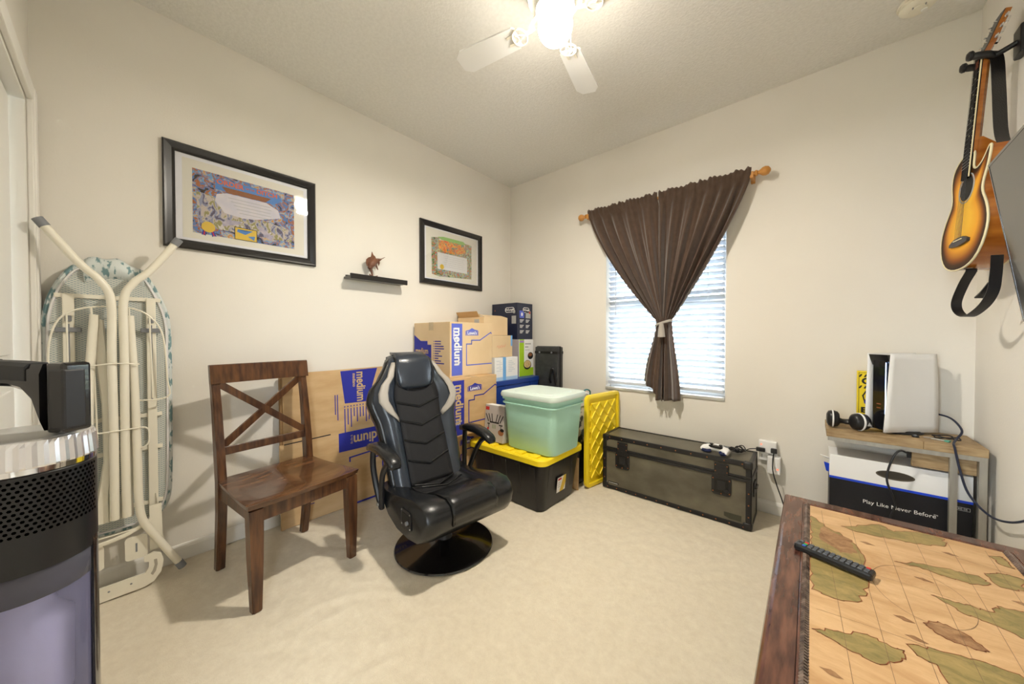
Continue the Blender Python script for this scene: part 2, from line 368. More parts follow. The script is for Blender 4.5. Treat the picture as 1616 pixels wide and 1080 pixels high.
def lerp(a, b, t): return a + (b - a) * t
def smooth01(t): t = max(0, min(1, t)); return t * t * (3 - 2 * t)
def curtain(name, label, xa, xb, outer, tie0, tie1, tail0, tail1, ph, zend, zend_o):
    """panel from xa (s=0) to xb (s=1); outer: which s is the outer edge"""
    ns, nt = 110, 70; bm = NB(); V = []
    for j in range(nt + 1):
        T = 2.0 * j / nt - .04
        row = []
        for i in range(ns + 1):
            s = i / ns; xt = lerp(xa, xb, s); xi = lerp(tie0, tie1, s); xe = lerp(tail0, tail1, s)
            so = s if outer == 1 else 1 - s
            if T <= 1:
                t = max(T, 0); e = t ** (1.0 + .22 * so)
                x = lerp(xt, xi, e); z = lerp(2.20, 1.265, t) - .025 * so * math.sin(math.pi * t)
                amp = .005 + .028 * math.sin(math.pi * min(t * 1.0, 1)) ** .8 * (1 - .3 * t)
                fr = 6.0 + .8 * math.sin(4 * s + 5 * ph)
                y = -.075 + amp * math.sin(2 * math.pi * (fr * s + ph) + 1.2 * t) + .25 * amp * math.sin(2 * math.pi * 13.3 * s + ph)
                y -= .035 * math.sin(math.pi * t) * (.4 + .6 * so) + .012 * t
                if T < .03:
                    y = -.075 - .0195 + .0035 * math.sin(2 * math.pi * 17 * s + 3 * math.sin(9 * s + ph)) + .0015 * math.sin(2 * math.pi * 41 * s)
                    z = 2.215 + (-T) * .5 * (1 + .35 * math.sin(2 * math.pi * 6.3 * s + ph + 2 * math.sin(13 * s)) + .25 * math.sin(2 * math.pi * 19 * s)) if T < 0 else lerp(2.215, 2.17, T / .03)
            else:
                t = T - 1; x = lerp(xi, xe, smooth01(t) ** .8); z = lerp(1.265, lerp(zend, zend_o, so), t / .96)
                amp = .012 + .016 * t
                y = -.088 + amp * math.sin(2 * math.pi * (2.6 * s + ph) + .6) + .2 * amp * math.sin(2 * math.pi * 7 * s)
            row.append(bm.verts.new((x, y, z)))
        V.append(row)
    for j in range(nt):
        for i in range(ns): bm.faces.new((V[j][i], V[j][i + 1], V[j + 1][i + 1], V[j + 1][i]))
    o = obj(name, bm, m_curtain, smooth=True, ang=180)
    md = o.modifiers.new('thick', 'SOLIDIFY'); md.thickness = .0014
    return tag(o, label, 'curtain')
curtain('curtain', 'brown satin curtain panel over the side of the window nearer the stacked boxes', .965, 1.548, 0, 1.545, 1.60, 1.45, 1.60, .1, .665, .80)
curtain('curtain', 'brown satin curtain panel sweeping from the rod end nearer the game console', 1.556, 2.135, 1, 1.585, 1.655, 1.55, 1.715, .55, .665, .675)
tb = thing('curtain_tieback', 'pale corded tieback with a tassel gathering the brown curtains', 'tieback', (1.60, -.09, 1.25))
obj('loop', tube(NB(), [(.055 * math.cos(a), .036 * math.sin(a), .018 * math.cos(a)) for a in [2 * math.pi * k / 24 for k in range(24)]], .009, 8, closed=True), m_tie, tb, smooth=True)
obj('tassel', lathe(NB(), [(.0, .0), (.012, 0), (.016, -.02), (.022, -.05), (.026, -.105), (0, -.108)], 14, (.0, -.05, 0)), m_tie, tb, smooth=True)

# ================================================================== CEILING
fan = thing('ceiling_fan', 'white flush ceiling fan with four blades and a lit globe', 'ceiling fan', (1.572, -1.496, H))
obj('motor_housing', lathe(NB(), [(.0, 0), (.085, 0), (.09, -.02), (.12, -.035), (.128, -.07), (.12, -.105), (.095, -.118), (.05, -.125), (0, -.125)], 32), m_white, fan, smooth=True)
obj('trim_band', lathe(NB(), [(.1285, -.062), (.131, -.066), (.131, -.076), (.1285, -.08)], 32), m_chrome, fan, smooth=True)
obj('light_fitter', lathe(NB(), [(.03, -.12), (.07, -.126), (.084, -.140), (.086, -.158), (.078, -.162), (.06, -.168), (0, -.17)], 28), m_white, fan, smooth=True)
b = NB()
for k in range(28): sph(b, (.057 * math.cos(k * math.tau / 28), .057 * math.sin(k * math.tau / 28), -.168), .0045, u=6, v=4)
obj('beaded_rim', b, m_cream, fan)
m_globe = M('lit_globe', (1, .97, .9), .4, emit=(1.0, .91, .77), es=LAMP)
obj('globe', lathe(NB(), [(.046, -.162), (.058, -.172)] + [(.076 * math.cos(R(a)), -.225 + .076 * math.sin(R(a))) for a in range(40, -91, -10)], 28), m_globe, fan, smooth=True, ang=180)
bl_ = bpy.data.lights.new('added_down_light', 'AREA'); bl_.shape = 'DISK'; bl_.size = .11; bl_.energy = DOWN_LIGHT; bl_.color = (1.0, .92, .79)      # disc added under the globe, lights downward so the ceiling does not burn out
bo_ = bpy.data.objects.new('added_down_light', bl_); COL.objects.link(bo_); bo_.parent = fan; bo_.location = (0, 0, -.303)
bp_ = prism(NB(), [(.185, -.044), (.195, -.052), (.478, -.062), (.515, -.036), (.515, .036), (.478, .062), (.195, .052), (.185, .044)], -.004, .004)
for k, a in enumerate((102, 192, 282, 12)):
    if k == 0: blade = obj('blade', bp_, M('blade_white', (.92, .92, .91), .45), fan, (0, 0, -.195), (R(8), 0, R(a)))
    else:
        blade = blade.copy(); COL.objects.link(blade); blade.rotation_euler = (R(8), 0, R(a))
    bb = NB(); bar(bb, (.085, 0, .085), (.125, 0, .01), .016, .006, upv=(1, 0, .3)); bar(bb, (.10, 0, .006), (.145, 0, -.004), .016, .005)
    tube(bb, [(.175 + .034 * math.cos(t_), .040 * math.sin(t_), -.007) for t_ in [math.tau * q / 20 for q in range(20)]], .0045, 6, closed=True)
    tube(bb, [(.142, 0, -.007), (.19, .016, -.007), (.178, 0, -.007), (.19, -.016, -.007), (.142, 0, -.007)], .0032, 6); bar(bb, (.235, .018, -.006), (.195, .02, -.006), .012, .003); bar(bb, (.235, -.018, -.006), (.195, -.02, -.006), .012, .003)
    obj('blade_iron', bb, m_cream, blade, smooth=True)
pc = obj('pull_chain', tube(NB(), [(.04, .055, -.165), (.045, .06, -.31)], .0015, 6), m_cream, fan)
obj('fob', lathe(NB(), [(0, 0), (.004, -.002), (.007, -.014), (.006, -.022), (0, -.024)], 10, (.045, .06, -.308)), m_white, pc, smooth=True)
sd = thing('smoke_detector', 'round cream smoke detector on the ceiling above the guitar', 'smoke detector', (2.80, -.268, H))
obj('base_ring', lathe(NB(), [(0, 0), (.068, 0), (.07, -.006), (.068, -.012), (0, -.012)], 30), m_cream, sd, smooth=True)
obj('cover', lathe(NB(), [(.06, -.012), (.062, -.026), (.05, -.036), (.03, -.04), (.028, -.044), (0, -.044)], 30), m_cream, sd, smooth=True)
obj('test_button', lathe(NB(), [(.012, -.044), (.011, -.049), (0, -.05)], 14, (.02, .01, 0)), m_white, sd, smooth=True)
for s in (-1, 1): box_part('vent_slot', sd, m_grey, .02 * s - .002, .02 * s + .002, -.03, -.012, -.0432, -.0402)

# ================================================================== LEFT WALL: PICTURES, SHELF, SAILFISH
def art_mat(name, cols, scale, stretch=(1, 1, 1)):
    m = bpy.data.materials.new(name); m.use_nodes = True; nt = m.node_tree; b = nt.nodes['Principled BSDF']; b.inputs['Roughness'].default_value = .8
    tc = nt.nodes.new('ShaderNodeTexCoord'); mp = nt.nodes.new('ShaderNodeMapping'); mp.inputs['Scale'].default_value = stretch
    n = nt.nodes.new('ShaderNodeTexNoise'); n.inputs['Scale'].default_value = scale; n.inputs['Detail'].default_value = 3; n.inputs['Distortion'].default_value = 1.2
    r = nt.nodes.new('ShaderNodeValToRGB'); r.color_ramp.interpolation = 'CONSTANT'; els = r.color_ramp.elements
    while len(els) < len(cols): els.new(.5)
    for i, c in enumerate(cols):
        els[i].position = .0 if i == 0 else .30 + .42 * i / len(cols); els[i].color = (*c, 1)
    nt.links.new(tc.outputs['Object'], mp.inputs[0]); nt.links.new(mp.outputs[0], n.inputs['Vector']); nt.links.new(n.outputs['Fac'], r.inputs[0]); nt.links.new(r.outputs[0], b.inputs['Base Color'])
    MATS[name] = m; return m
def picture(label, y0, z0, w, h, rail):
    t = thing('framed_certificate', label, 'picture', (0, y0, z0), group='framed certificates on the long wall')
    prof = [(0, 0), (0, .016), (.006, .022), (.014, .02), (rail - .012, .013), (rail - .004, .015), (rail, .010), (rail, 0)]   # (inset, depth)
    cs = [(0, 0), (w, 0), (w, h), (0, h)]; ins = [(1, 1), (-1, 1), (-1, -1), (1, -1)]
    for i in range(4):
        j = (i + 1) % 4
        rings = [[Vector((d + .002, c[0] + s[0] * q, c[1] + s[1] * q)) for q, d in prof] for c, s in ((cs[i], ins[i]), (cs[j], ins[j]))]
        obj('frame_rail', skin(NB(), rings), m_frame, t)
    box_part('backing', t, m_matb, .003, .006, rail - .004, w - rail + .004, rail - .004, h - rail + .004)
    box_part('glass', t, m_pane, .0100, .0110, rail - .002, w - rail + .002, rail - .002, h - rail + .002)
    return t, face_mtx((.006, 0, 0), (0, 1, 0), (0, 0, 1))
big, F = picture('black framed naval certificate with a blue titled picture, above the ironing board', -2.62, 1.598, .694, .532, .046)
shape('paper', [rect(.072, .060, .628, .468)], m_paper, big, F)
A1 = art_mat('art_sea', [(.05, .03, .02), (.10, .22, .50), (.42, .15, .05), (.16, .35, .62), (.55, .45, .32), (.62, .28, .08)], 26)
A2 = art_mat('art_harbour', [(.12, .10, .16), (.30, .32, .45), (.55, .48, .42), (.32, .30, .12), (.62, .57, .55)], 30, (1, .6, 1.6))
m_sky_b = M('print_sky_blue', (.10, .26, .60), .8); m_bann = M('print_brown', (.30, .12, .05), .8); m_gold = M('print_gold', (.72, .50, .06), .6)
m_cloud = M('print_cloud', (.70, .66, .68), .8, c2=(.62, .60, .66), vs_=20); m_ship = M('print_ship', (.36, .33, .45), .8, c2=(.55, .5, .55), vs_=40)
shape('artwork', [rect(.110, .092, .574, .425)], A1, big, F, .0010)
shape('artwork', [[(.13, .13), (.56, .13), (.56, .20), (.45, .222), (.24, .225), (.20, .30), (.125, .31)]], A2, big, F, .0013)
shape('artwork', [[(.20, .345), (.205, .405), (.49, .405), (.51, .37), (.47, .335)]], m_sky_b, big, F, .0015)
shape('artwork', [[(.227, .366), (.250, .338), (.428, .338), (.455, .366)]], m_bann, big, F, .0017)
shape('artwork', [[(.206, .318), (.199, .279), (.222, .251), (.239, .225), (.32, .215), (.387, .225), (.502, .262), (.49, .306), (.43, .335), (.25, .335)]], m_cloud, big, F, .0019)
shape('artwork', [[(.227, .172), (.232, .151), (.304, .178), (.315, .195), (.253, .192)], [(.383, .178), (.426, .135), (.455, .113), (.462, .143), (.411, .184), (.391, .194)]], m_ship, big, F, .0019)
shape('artwork', [rect(.281, .092, .385, .162)], m_pblack, big, F, .0020); shape('artwork', [rect(.284, .095, .382, .159)], m_gold, big, F, .0023)
shape('artwork', [[(.292, .135), (.33, .125), (.36, .148), (.365, .152), (.325, .143), (.295, .15)], [(.34, .118), (.37, .10), (.375, .125)]], m_sky_b, big, F, .0026)
for k in range(5): shape('text_line', [rect(.255 + .012 * k, .312 - .018 * k, .45 + .006 * (k % 2), .3145 - .018 * k)], m_pgrey, big, F, .0026)
text('ORDER', .036, m_pink, big, F, .206, .387, bold=.0012, lift=.0028, sx=1.0); text('OF THE', .012, m_pink, big, F, .333, .386, bold=.0004, lift=.0028); text('DITCH', .034, m_pink, big, F, .383, .387, bold=.0012, lift=.0028)
shape('ribbon', [[(.150, .122), (.163, .122), (.160, .083), (.152, .090), (.144, .086)]], m_blue, big, F, .0026); shape('ribbon', [[(.178, .122), (.190, .122), (.204, .088), (.193, .090), (.187, .082)]], m_blue, big, F, .0026)
shape('ribbon', [[(.155, .122), (.160, .122), (.156, .086), (.150, .088)], [(.181, .122), (.186, .122), (.197, .088), (.191, .089)]], m_pred, big, F, .0029)
shape('seal', [ell(.171, .132, .028, .028, 24)], m_gold, big, F, .0031)
small, F = picture('black framed certificate with a colourful leafy border, near the room corner', -1.140, 1.590, .70, .530, .046)
A3 = art_mat('art_border', [(.03, .10, .05), (.18, .40, .16), (.62, .15, .06), (.15, .38, .45), (.55, .62, .20), (.30, .10, .30)], 34)
A4 = art_mat('art_fire', [(.70, .40, .08), (.72, .15, .06), (.85, .38, .06), (.10, .30, .25), (.80, .20, .08)], 20)
shape('paper', [rect(.062, .055, .638, .475)], m_paper, small, F)
shape('artwork', [[(.115, .40), (.120, .09), (.20, .078), (.57, .098), (.57, .412), (.49, .418), (.49, .36), (.20, .36), (.20, .415)]], A3, small, F, .0010)
shape('artwork', [[(.19, .31), (.19, .39), (.29, .402), (.48, .402), (.50, .33), (.38, .295), (.27, .30)]], A4, small, F, .0013)
shape('artwork', [[(.18, .415), (.24, .428), (.47, .430), (.50, .408), (.45, .398), (.22, .398)]], M('print_leaf_green', (.30, .55, .16), .8), small, F, .0015)
shape('artwork', [rect(.178, .142, .515, .285)], M('print_panel', (.74, .73, .72), .8), small, F, .0018)
for k in range(6): shape('text_line', [rect(.24 + .01 * (k % 3), .262 - .018 * k, .48 - .012 * (k % 2), .2635 - .018 * k)], m_pgrey, small, F, .0021)
shape('seal', [ell(.225, .165, .022, .022, 20)], m_gold, small, F, .0023)

ws = thing('wall_shelf', 'short black floating shelf between the two framed certificates', 'shelf', (0, -1.52, 1.545))
box_part('shelf_board', ws, m_frame, 0, .10, -.225, .205, 0, .016, .002)
box_part('shelf_lip', ws, m_frame, .094, .108, -.225, .205, -.006, .030, .003)
box_part('wall_cleat', ws, m_frame, 0, .014, -.215, .195, .016, .03, .002)

# sailfish figurine
m_bronze = M('bronze_brown', (.12, .045, .025), .3, c2=(.22, .09, .045), vs_=18, coat=.5)
m_stone = M('amber_stone', (.55, .24, .08), .25, coat=.4)
fs = thing('sailfish_figurine', 'small dark brown leaping sailfish figurine on the floating shelf', 'figurine', (.055, -1.555, 1.561))
obj('base', lathe(NB(), [(0, 0), (.036, 0), (.038, .006), (.030, .014), (.018, .018), (0, .018)], 20, (0, .005, 0), sx=.75), m_stone, fs, smooth=True)
tube_p = spline([(0, -.01, .012), (0, -.018, .045), (0, -.028, .075), (0, -.02, .105), (0, .008, .130), (0, .035, .143), (0, .055, .153), (0, .085, .172)], 5)
rr = [.006, .006, .007, .010, .018, .024, .026, .024, .020, .014, .009, .005, .0025, .0015]
obj('body', tube(NB(), tube_p, rr, 10, flat=1.0), m_bronze, fs, smooth=True)
b = NB(); prism(b, [(-.052, .085), (-.060, .11), (-.056, .135), (-.040, .150), (-.022, .158), (-.015, .195), (-.004, .172), (.008, .165), (.016, .148), (.0, .125), (-.022, .10)], -.0025, .0025, 'yz'); obj('sail_fin', b, m_bronze, fs)
b = NB(); prism(b, [(.028, .128), (.036, .100), (.044, .125), (.038, .138)], -.002, .002, 'yz'); prism(b, [(.012, .095), (.028, .07), (.032, .072), (.02, .11)], -.002, .002, 'yz'); obj('pectoral_fin', b, m_bronze, fs)
b = NB(); prism(b, [(-.012, .018), (-.035, .035), (-.03, .012), (-.012, .006), (.02, .016), (.028, .03)], -.004, .004, 'yz'); obj('tail_fin', b, m_bronze, fs)

# ================================================================== IRONING BOARD (local y along wall, x out from wall)
ib = thing('ironing_board', 'cream folded ironing board leaning on the wall with its mesh underside showing', 'ironing board', (0, -2.79, 0))
m_cover = M('leaf_fabric', (.66, .71, .70), .85, c2=(.18, .30, .32), vs_=30, stretch=(1, 2.0, .8), lo=.52, hi=.60, detail=2, bump=.2, bs=80)
m_coverin = M('cover_hem', (.78, .77, .78), .85, bump=.2, bs=120)
outl = [(-.06, 1.478), (.05, 1.474), (.105, 1.445), (.150, 1.36), (.186, 1.24), (.192, 1.08), (.192, .80), (.188, .45), (.176, .34), (.14, .28), (.09, .255), (0, .25), (-.09, .255), (-.14, .28), (-.176, .34), (-.188, .45), (-.192, .80), (-.192, 1.08), (-.186, 1.25), (-.155, 1.37), (-.11, 1.45)]
ol = [Vector((0, y, z)) for y, z in outl]
def olc(sc, x, n=3):
    c = Vector((0, 0, .86)); P = spline([Vector(p) for p in outl_closed], n)[:-1]
    return [Vector((x, p.y * sc[0], c.z + (p.z - c.z) * sc[1])) for p in P]
outl_closed = [(0, y, z) for y, z in outl] + [(0, outl[0][0], outl[0][1])]
b = skin(NB(), [olc((.93, .975), .010), olc((.97, .99), .012), olc((1, 1), .022), olc((1.005, 1.002), .036), olc((1.0, 1.0), .05), olc((.965, .99), .058), olc((.90, .97), .056)], cap=True)
pc_ = obj('padded_cover', b, m_cover, ib, smooth=True)
rows_ = []
for k_ in range(9):
    q = k_ / 8; rows_.append([Vector((.052 + .030 * math.sin(math.pi * q) * (1 - .2 * math.sin(9 * u_)), lerp(-.075, .10, u_), lerp(1.40, 1.512 - .03 * u_ + .006 * math.sin(14 * u_), q) - .03 * (2 * u_ - 1) ** 2)) for u_ in [i_ / 14 for i_ in range(15)]])
fab = NB(); vr_ = [[fab.verts.new(p) for p in r_] for r_ in rows_]
for a, b_ in zip(vr_[:-1], vr_[1:]):
    for i_ in range(14): fab.faces.new((a[i_], a[i_ + 1], b_[i_ + 1], b_[i_]))
fo_ = obj('bunched_fabric', fab, m_cover, pc_, smooth=True, ang=180); md_ = fo_.modifiers.new('thick', 'SOLIDIFY'); md_.thickness = .004
b = tube(NB(), olc((.905, .965), .060), .0085, 6, closed=True, flat=.6); obj('elastic_hem', b, m_coverin, ib, smooth=True)
# expanded metal deck: mesh drawn as procedural diamond relief, thin sheet
mm = bpy.data.materials.new('expanded_mesh'); mm.use_nodes = True; nt = mm.node_tree; pb = nt.nodes['Principled BSDF']; pb.inputs['Roughness'].default_value = .5
tc = nt.nodes.new('ShaderNodeTexCoord'); sp = nt.nodes.new('ShaderNodeSeparateXYZ'); nt.links.new(tc.outputs['Object'], sp.inputs[0])
def mth(op, a, b_=None):
    n = nt.nodes.new('ShaderNodeMath'); n.operation = op
    for i, q in enumerate((a, b_)):
        if q is None: continue
        if isinstance(q, (int, float)): n.inputs[i].default_value = q
        else: nt.links.new(q, n.inputs[i])
    return n.outputs[0]
u1 = mth('MULTIPLY', sp.outputs['Y'], 60); v1 = mth('MULTIPLY', sp.outputs['Z'], 105)
p1 = mth('ABSOLUTE', mth('SUBTRACT', mth('FRACT', mth('ADD', u1, v1)), .5)); p2 = mth('ABSOLUTE', mth('SUBTRACT', mth('FRACT', mth('SUBTRACT', u1, v1)), .5))
mn = mth('MINIMUM', p1, p2); ln = mth('LESS_THAN', mn, .13)
mxc = nt.nodes.new('ShaderNodeMixRGB'); mxc.inputs[1].default_value = (.36, .43, .44, 1); mxc.inputs[2].default_value = (.72, .70, .62, 1); nt.links.new(ln, mxc.inputs[0]); nt.links.new(mxc.outputs[0], pb.inputs['Base Color'])
bpn = nt.nodes.new('ShaderNodeBump'); bpn.inputs['Strength'].default_value = .6; bpn.inputs['Distance'].default_value = .003; nt.links.new(ln, bpn.inputs['Height']); nt.links.new(bpn.outputs[0], pb.inputs['Normal'])
b = skin(NB(), [olc((.90, .965), .0565), olc((.90, .965), .0600)]); obj('mesh_deck', b, mm, ib)
for y in (-.118, .122):
    b = NB(); bx(b, .062, .078, y - .016, y + .016, .30, 1.325, .003); obj('rail', b, m_cream, ib)
    obj('rail_slot', bx(NB(), .076, .0795, y - .003, y + .003, .85, 1.20), m_grey, ib)
    obj('slide_clip', bx(NB(), .074, .088, y - .035, y + .035, 1.165, 1.185, .003), m_grey, ib); obj('slide_clip', bx(NB(), .074, .090, y - .009, y + .009, 1.21, 1.235, .003), m_grey, ib)
for z in (1.32, .775, .62, .36): obj('cross_bar', bx(NB(), .058, .070, -.155, .155, z - .009, z + .009, .002), m_cream, ib)
for y, lab in ((-.178, 'A'), (.209, 'B')):
    s = -1 if y < 0 else 1; yc = .0 if s < 0 else .036
    pts = [(.150, y, 1.600), (.150, yc + s * .085, 1.452), (.150, yc + s * .03, 1.385), (.150, yc, 1.30), (.148, yc, 1.06), (.140, yc - s * .002, .68), (.13, yc - .02 * 0, .34)]
    lg = obj('leg', tube(NB(), pts, .0145, 12, smooth=5), m_cream, ib, smooth=True)
    a = Vector(pts[0]); d = (Vector(pts[0]) - Vector(pts[1])).normalized(); obj('end_cap', tube(NB(), [a - d * .022, a + d * .012], .0165, 12), m_grey, lg, smooth=True)
for y0, y1 in ((-.018, -.033), (.055, .036)):
    b = skin(NB(), [[Vector((x, yy + dy * w, z)) for x, dy in ((.098, -1), (.098, 1), (.116, .7), (.116, -.7))] for yy, z, w in ((y0 - .02, 1.22, .016), (y0 - .012, 1.05, .020), (y0, .85, .015), (y0, .6, .012), (y1, .42, .020), (y1, .33, .022))])
    obj('leg_channel', b, m_cream, ib, smooth=True)
for s in (1, -1):
    pts = [(.12, .05 * s + .003, 1.24), (.128, .064 * s, .95), (.134, .070 * s, .60), (.136, .072 * s, .42), (.138, .082 * s, .315), (.14, .115 * s, .235), (.145, .206 * s, .045)]
    lg = obj('leg', tube(NB(), pts, .0145, 12, smooth=5), m_cream, ib, smooth=True)
    a = Vector(pts[-1]); d = (a - Vector(pts[-2])).normalized(); obj('end_cap', tube(NB(), [a - d * .02, a + d * .014], .0165, 12), m_grey, lg, smooth=True)
arch = [(.125, -.170, .72), (.125, -.168, 1.02), (.125, -.160, 1.15), (.125, -.128, 1.235), (.125, -.055, 1.272), (.125, .052, 1.275), (.125, .115, 1.24), (.125, .158, 1.15), (.125, .170, .95), (.125, .170, .86), (.115, .06, .855)]
obj('wire_rest', tube(NB(), arch, .0035, 7, smooth=4), m_cream, ib, smooth=True)
for pts in ([(.15, -.06, 1.022), (.165, .01, 1.03), (.15, .08, 1.022)], [(.15, -.17, .735), (.16, -.04, .735), (.15, .075, .735)], [(.125, -.055, 1.272), (.12, -.045, .70)], [(.125, .052, 1.275), (.12, .063, .86)], [(.125, -.12, 1.24), (.12, -.118, .75)], [(.125, .115, 1.24), (.12, .122, .86)], [(.08, .13, .40), (.09, .13, .30), (.13, .05, .275), (.13, -.15, .275)], [(.14, .075, .735), (.15, .105, .725), (.15, .105, .66), (.14, .08, .64)]):
    obj('wire', tube(NB(), pts, .0032, 7, smooth=3), m_cream, ib, smooth=True)
# iron rest plates and floor bracket
b = prism(NB(), [(-.15, .23), (.04, .235), (.10, .275), (.145, .285), (.145, .13), (.135, .09), (.09, .09), (.085, .175), (.035, .16), (.03, .125)][:0] or [(.105, .36), (.145, .36), (.148, .15), (.105, .15)], .118, .124, 'yz'); obj('hanger_plate', b, m_cream, ib)
for y0, y1 in ((.028, .098), (-.115, -.032)):
    p = obj('iron_rest_plate', prism(NB(), rrect(y1 - y0 if y0 > 0 else y1 - y0, .105, .012, 4, ((y0 + y1) / 2, .185)), .118, .123, 'yz'), m_cream, ib)
    obj('plate_slot', bx(NB(), .1215, .1240, (y0 + y1) / 2 - .003, (y0 + y1) / 2 + .003, .165, .205), m_grey, p)
obj('top_wire_rail', tube(NB(), [(.115, -.16, .235), (.13, -.05, .245), (.13, .04, .262), (.118, .12, .30)], .006, 8, smooth=4, flat=1.6), m_cream, ib, smooth=True)
ft = NB(); prism(ft, [(-.16, .004), (.085, .004), (.115, .015), (.14, .05), (.148, .10), (.140, .135), (.115, .15), (.085, .14), (.085, .118), (.10, .112), (.10, .085), (.088, .065), (-.16, .065)], .140, .150, 'yz')
fo = obj('foot_bracket', ft, m_cream, ib)
box_part('foot_return', ib, m_cream, .05, .1405, -.16, .085, .004, .012)
obj('bracket_slot', prism(NB(), [(.112, .045), (.122, .06), (.128, .09), (.126, .115), (.116, .115), (.118, .09), (.112, .068), (.105, .055)], .1495, .1505, 'yz'), M('slot_shadow_grey', (.42, .38, .31), .8), fo)
for y in (-.02, .045): obj('screw', lathe(NB(), [(0, 0), (.004, 0), (.003, .002), (0, .002)], 8, (.150, y, .04), 'x'), m_grey, fo)

# ================================================================== VACUUM (local x = rightwards seen from the door side, y = away)
vc = thing('upright_vacuum', 'black upright vacuum with ridged silver collar and clear dust bin near the door', 'vacuum cleaner', (1.3045, -2.895, 0), 41.05)
VR = .089
obj('floor_head', bx(NB(), -.15, .13, -.09, .09, .003, .075, .025, 3), m_black, vc, smooth=True)
obj('neck', tube(NB(), [(-.02, 0, .06), (-.01, 0, .16), (0, 0, .26)], .035, 14, smooth=3), m_gloss, vc, smooth=True)
m_bin = M('smoky_bin', (.52, .52, .82), .06, trans=.75, ior=1.2)
obj('lower_body', lathe(NB(), [(0, .24), (.06, .24), (.08, .27), (VR - .004, .30), (VR - .004, .36), (0, .36)], 36), m_black, vc, smooth=True)
obj('dust_bin', lathe(NB(), [(.02, .36), (VR - .006, .36), (VR - .004, .40), (VR - .003, .70), (VR - .008, .725), (.02, .725)], 40), m_bin, vc, smooth=True)
obj('cyclone', lathe(NB(), [(0, .362), (.030, .365), (.045, .45), (.048, .60), (.03, .63), (.03, .66), (.055, .67), (.055, .69), (0, .69)], 24), m_wplast, vc, smooth=True)
m_binrim = M('bin_rim_smoky', (.16, .16, .20), .12, trans=.5, ior=1.2)
obj('bin_rim', lathe(NB(), [(VR - .0025, .672), (VR - .0012, .674), (VR - .0012, .722), (VR - .0025, .724)], 40), m_binrim, vc, smooth=True)
# side housing ribs around the bin (black frame standing at the right and left edges)
for a0, a1 in ((28, 205),):
    rings = [[Vector((rr_ * math.cos(R(a)), rr_ * math.sin(R(a)), z)) for rr_, z in ((VR - .002, .36), (VR + .002, .36), (VR + .002, .74), (VR - .002, .74))] for a in [a0 + (a1 - a0) * k / 24 for k in range(25)]]
    obj('bin_frame', skin(NB(), rings), m_gloss, vc, smooth=True)
obj('filter_housing', lathe(NB(), [(0, .724), (VR + .001, .724), (VR + .002, .735), (VR + .002, .898), (VR - .002, .902), (0, .902)], 44), m_black, vc, smooth=True)
b = NB(); hole = []
NH = 66
for row in range(13):
    z = .797 + row * .0078
    for k in range(NH):
        a = math.tau * (k + .5 * (row % 2)) / NH
        if not (-2.6 < math.atan2(math.sin(a), math.cos(a)) < .6): continue
        c = Vector((math.cos(a), math.sin(a), 0)); t = Vector((-math.sin(a), math.cos(a), 0)); up = Vector((0, 0, 1))
        ctr = c * (VR + .0024) + up * z
        b.faces.new([b.verts.new(ctr + (t * math.cos(q) + up * math.sin(q)) * .0029) for q in [math.tau * i / 6 for i in range(6)]])
gr = obj('vent_holes', b, M('hole_black', (.001, .001, .001), .95, spec=0), vc, kind='stuff')
b = NB(); rings = []
for z, r0 in ((.786 - .01, VR + .0020), (.8995, VR + .0020)): pass
obj('chrome_band', lathe(NB(), [(VR - .002, .9015), (VR + .002, .9015), (VR + .0025, .911), (VR - .002, .911)], 60), m_chrome, vc, smooth=True)
b = NB(); n = 44; rings = []
for z, k_ in ((.911, 1.02), (.914, 1.03), (.950, 1.0), (.958, .985), (.959, .90)):
    rings.append([Vector((VR * k_ * (1 + (.022 if i % 2 else 0) * (1 if z < .955 else 0)) * math.cos(math.tau * i / (2 * n)), VR * k_ * (1 + (.022 if i % 2 else 0) * (1 if z < .955 else 0)) * math.sin(math.tau * i / (2 * n)), z)) for i in range(2 * n)])
obj('ridged_collar', skin(b, rings), M('silver_ridged', (.74, .74, .77), .25, metal=.85), vc)
obj('top_cap', lathe(NB(), [(0, .95), (.078, .95), (.078, .960), (.06, .966), (0, .966)], 40), M('grey_cap', (.35, .35, .34), .3, coat=.3), vc, smooth=True)
# handle bar with grip, end block
hb = obj('handle', skin(NB(), [[Vector((x, dy, z0 + (z1 - z0) * f)) for dy, f in ((-.018, .15), (-.012, 0), (.012, 0), (.018, .15), (.018, .85), (.012, 1), (-.012, 1), (-.018, .85))] for x, z0, z1 in ((-.14, .96, 1.04), (-.125, 1.03, 1.088), (-.10, 1.052, 1.094), (-.05, 1.055, 1.098), (0.0, 1.053, 1.096), (.025, 1.045, 1.093), (.045, 1.02, 1.095), (.06, .97, 1.095))]), m_gloss, vc, smooth=True)
obj('grip', skin(NB(), [[Vector((x, dy, z0 + (z1 - z0) * f)) for dy, f in ((-.0195, .1), (-.0195, .85), (-.013, 1.03), (.013, 1.03), (.0195, .85), (.0195, .1))] for x, z0, z1 in ((-.10, 1.062, 1.096), (-.05, 1.064, 1.100), (0.0, 1.062, 1.098), (.035, 1.060, 1.095))]), m_grey and M('soft_grip', (.025, .027, .03), .6), hb, smooth=True)
box_part('grip_button', hb, m_black, -.055, -.043, -.0085, .0085, 1.098, 1.103, .002)
bt = box_part('battery_block', vc, m_gloss, .064, .100, -.014, .030, .965, 1.097, .006)
box_part('battery_face', bt, M('satin_black', (.02, .02, .022), .4), .070, .101, -.0152, .020, .972, 1.085, .004)
obj('rear_leg', tube(NB(), [(-.115, 0, .955), (-.135, 0, 1.0)], .02, 10), m_gloss, vc, smooth=True)

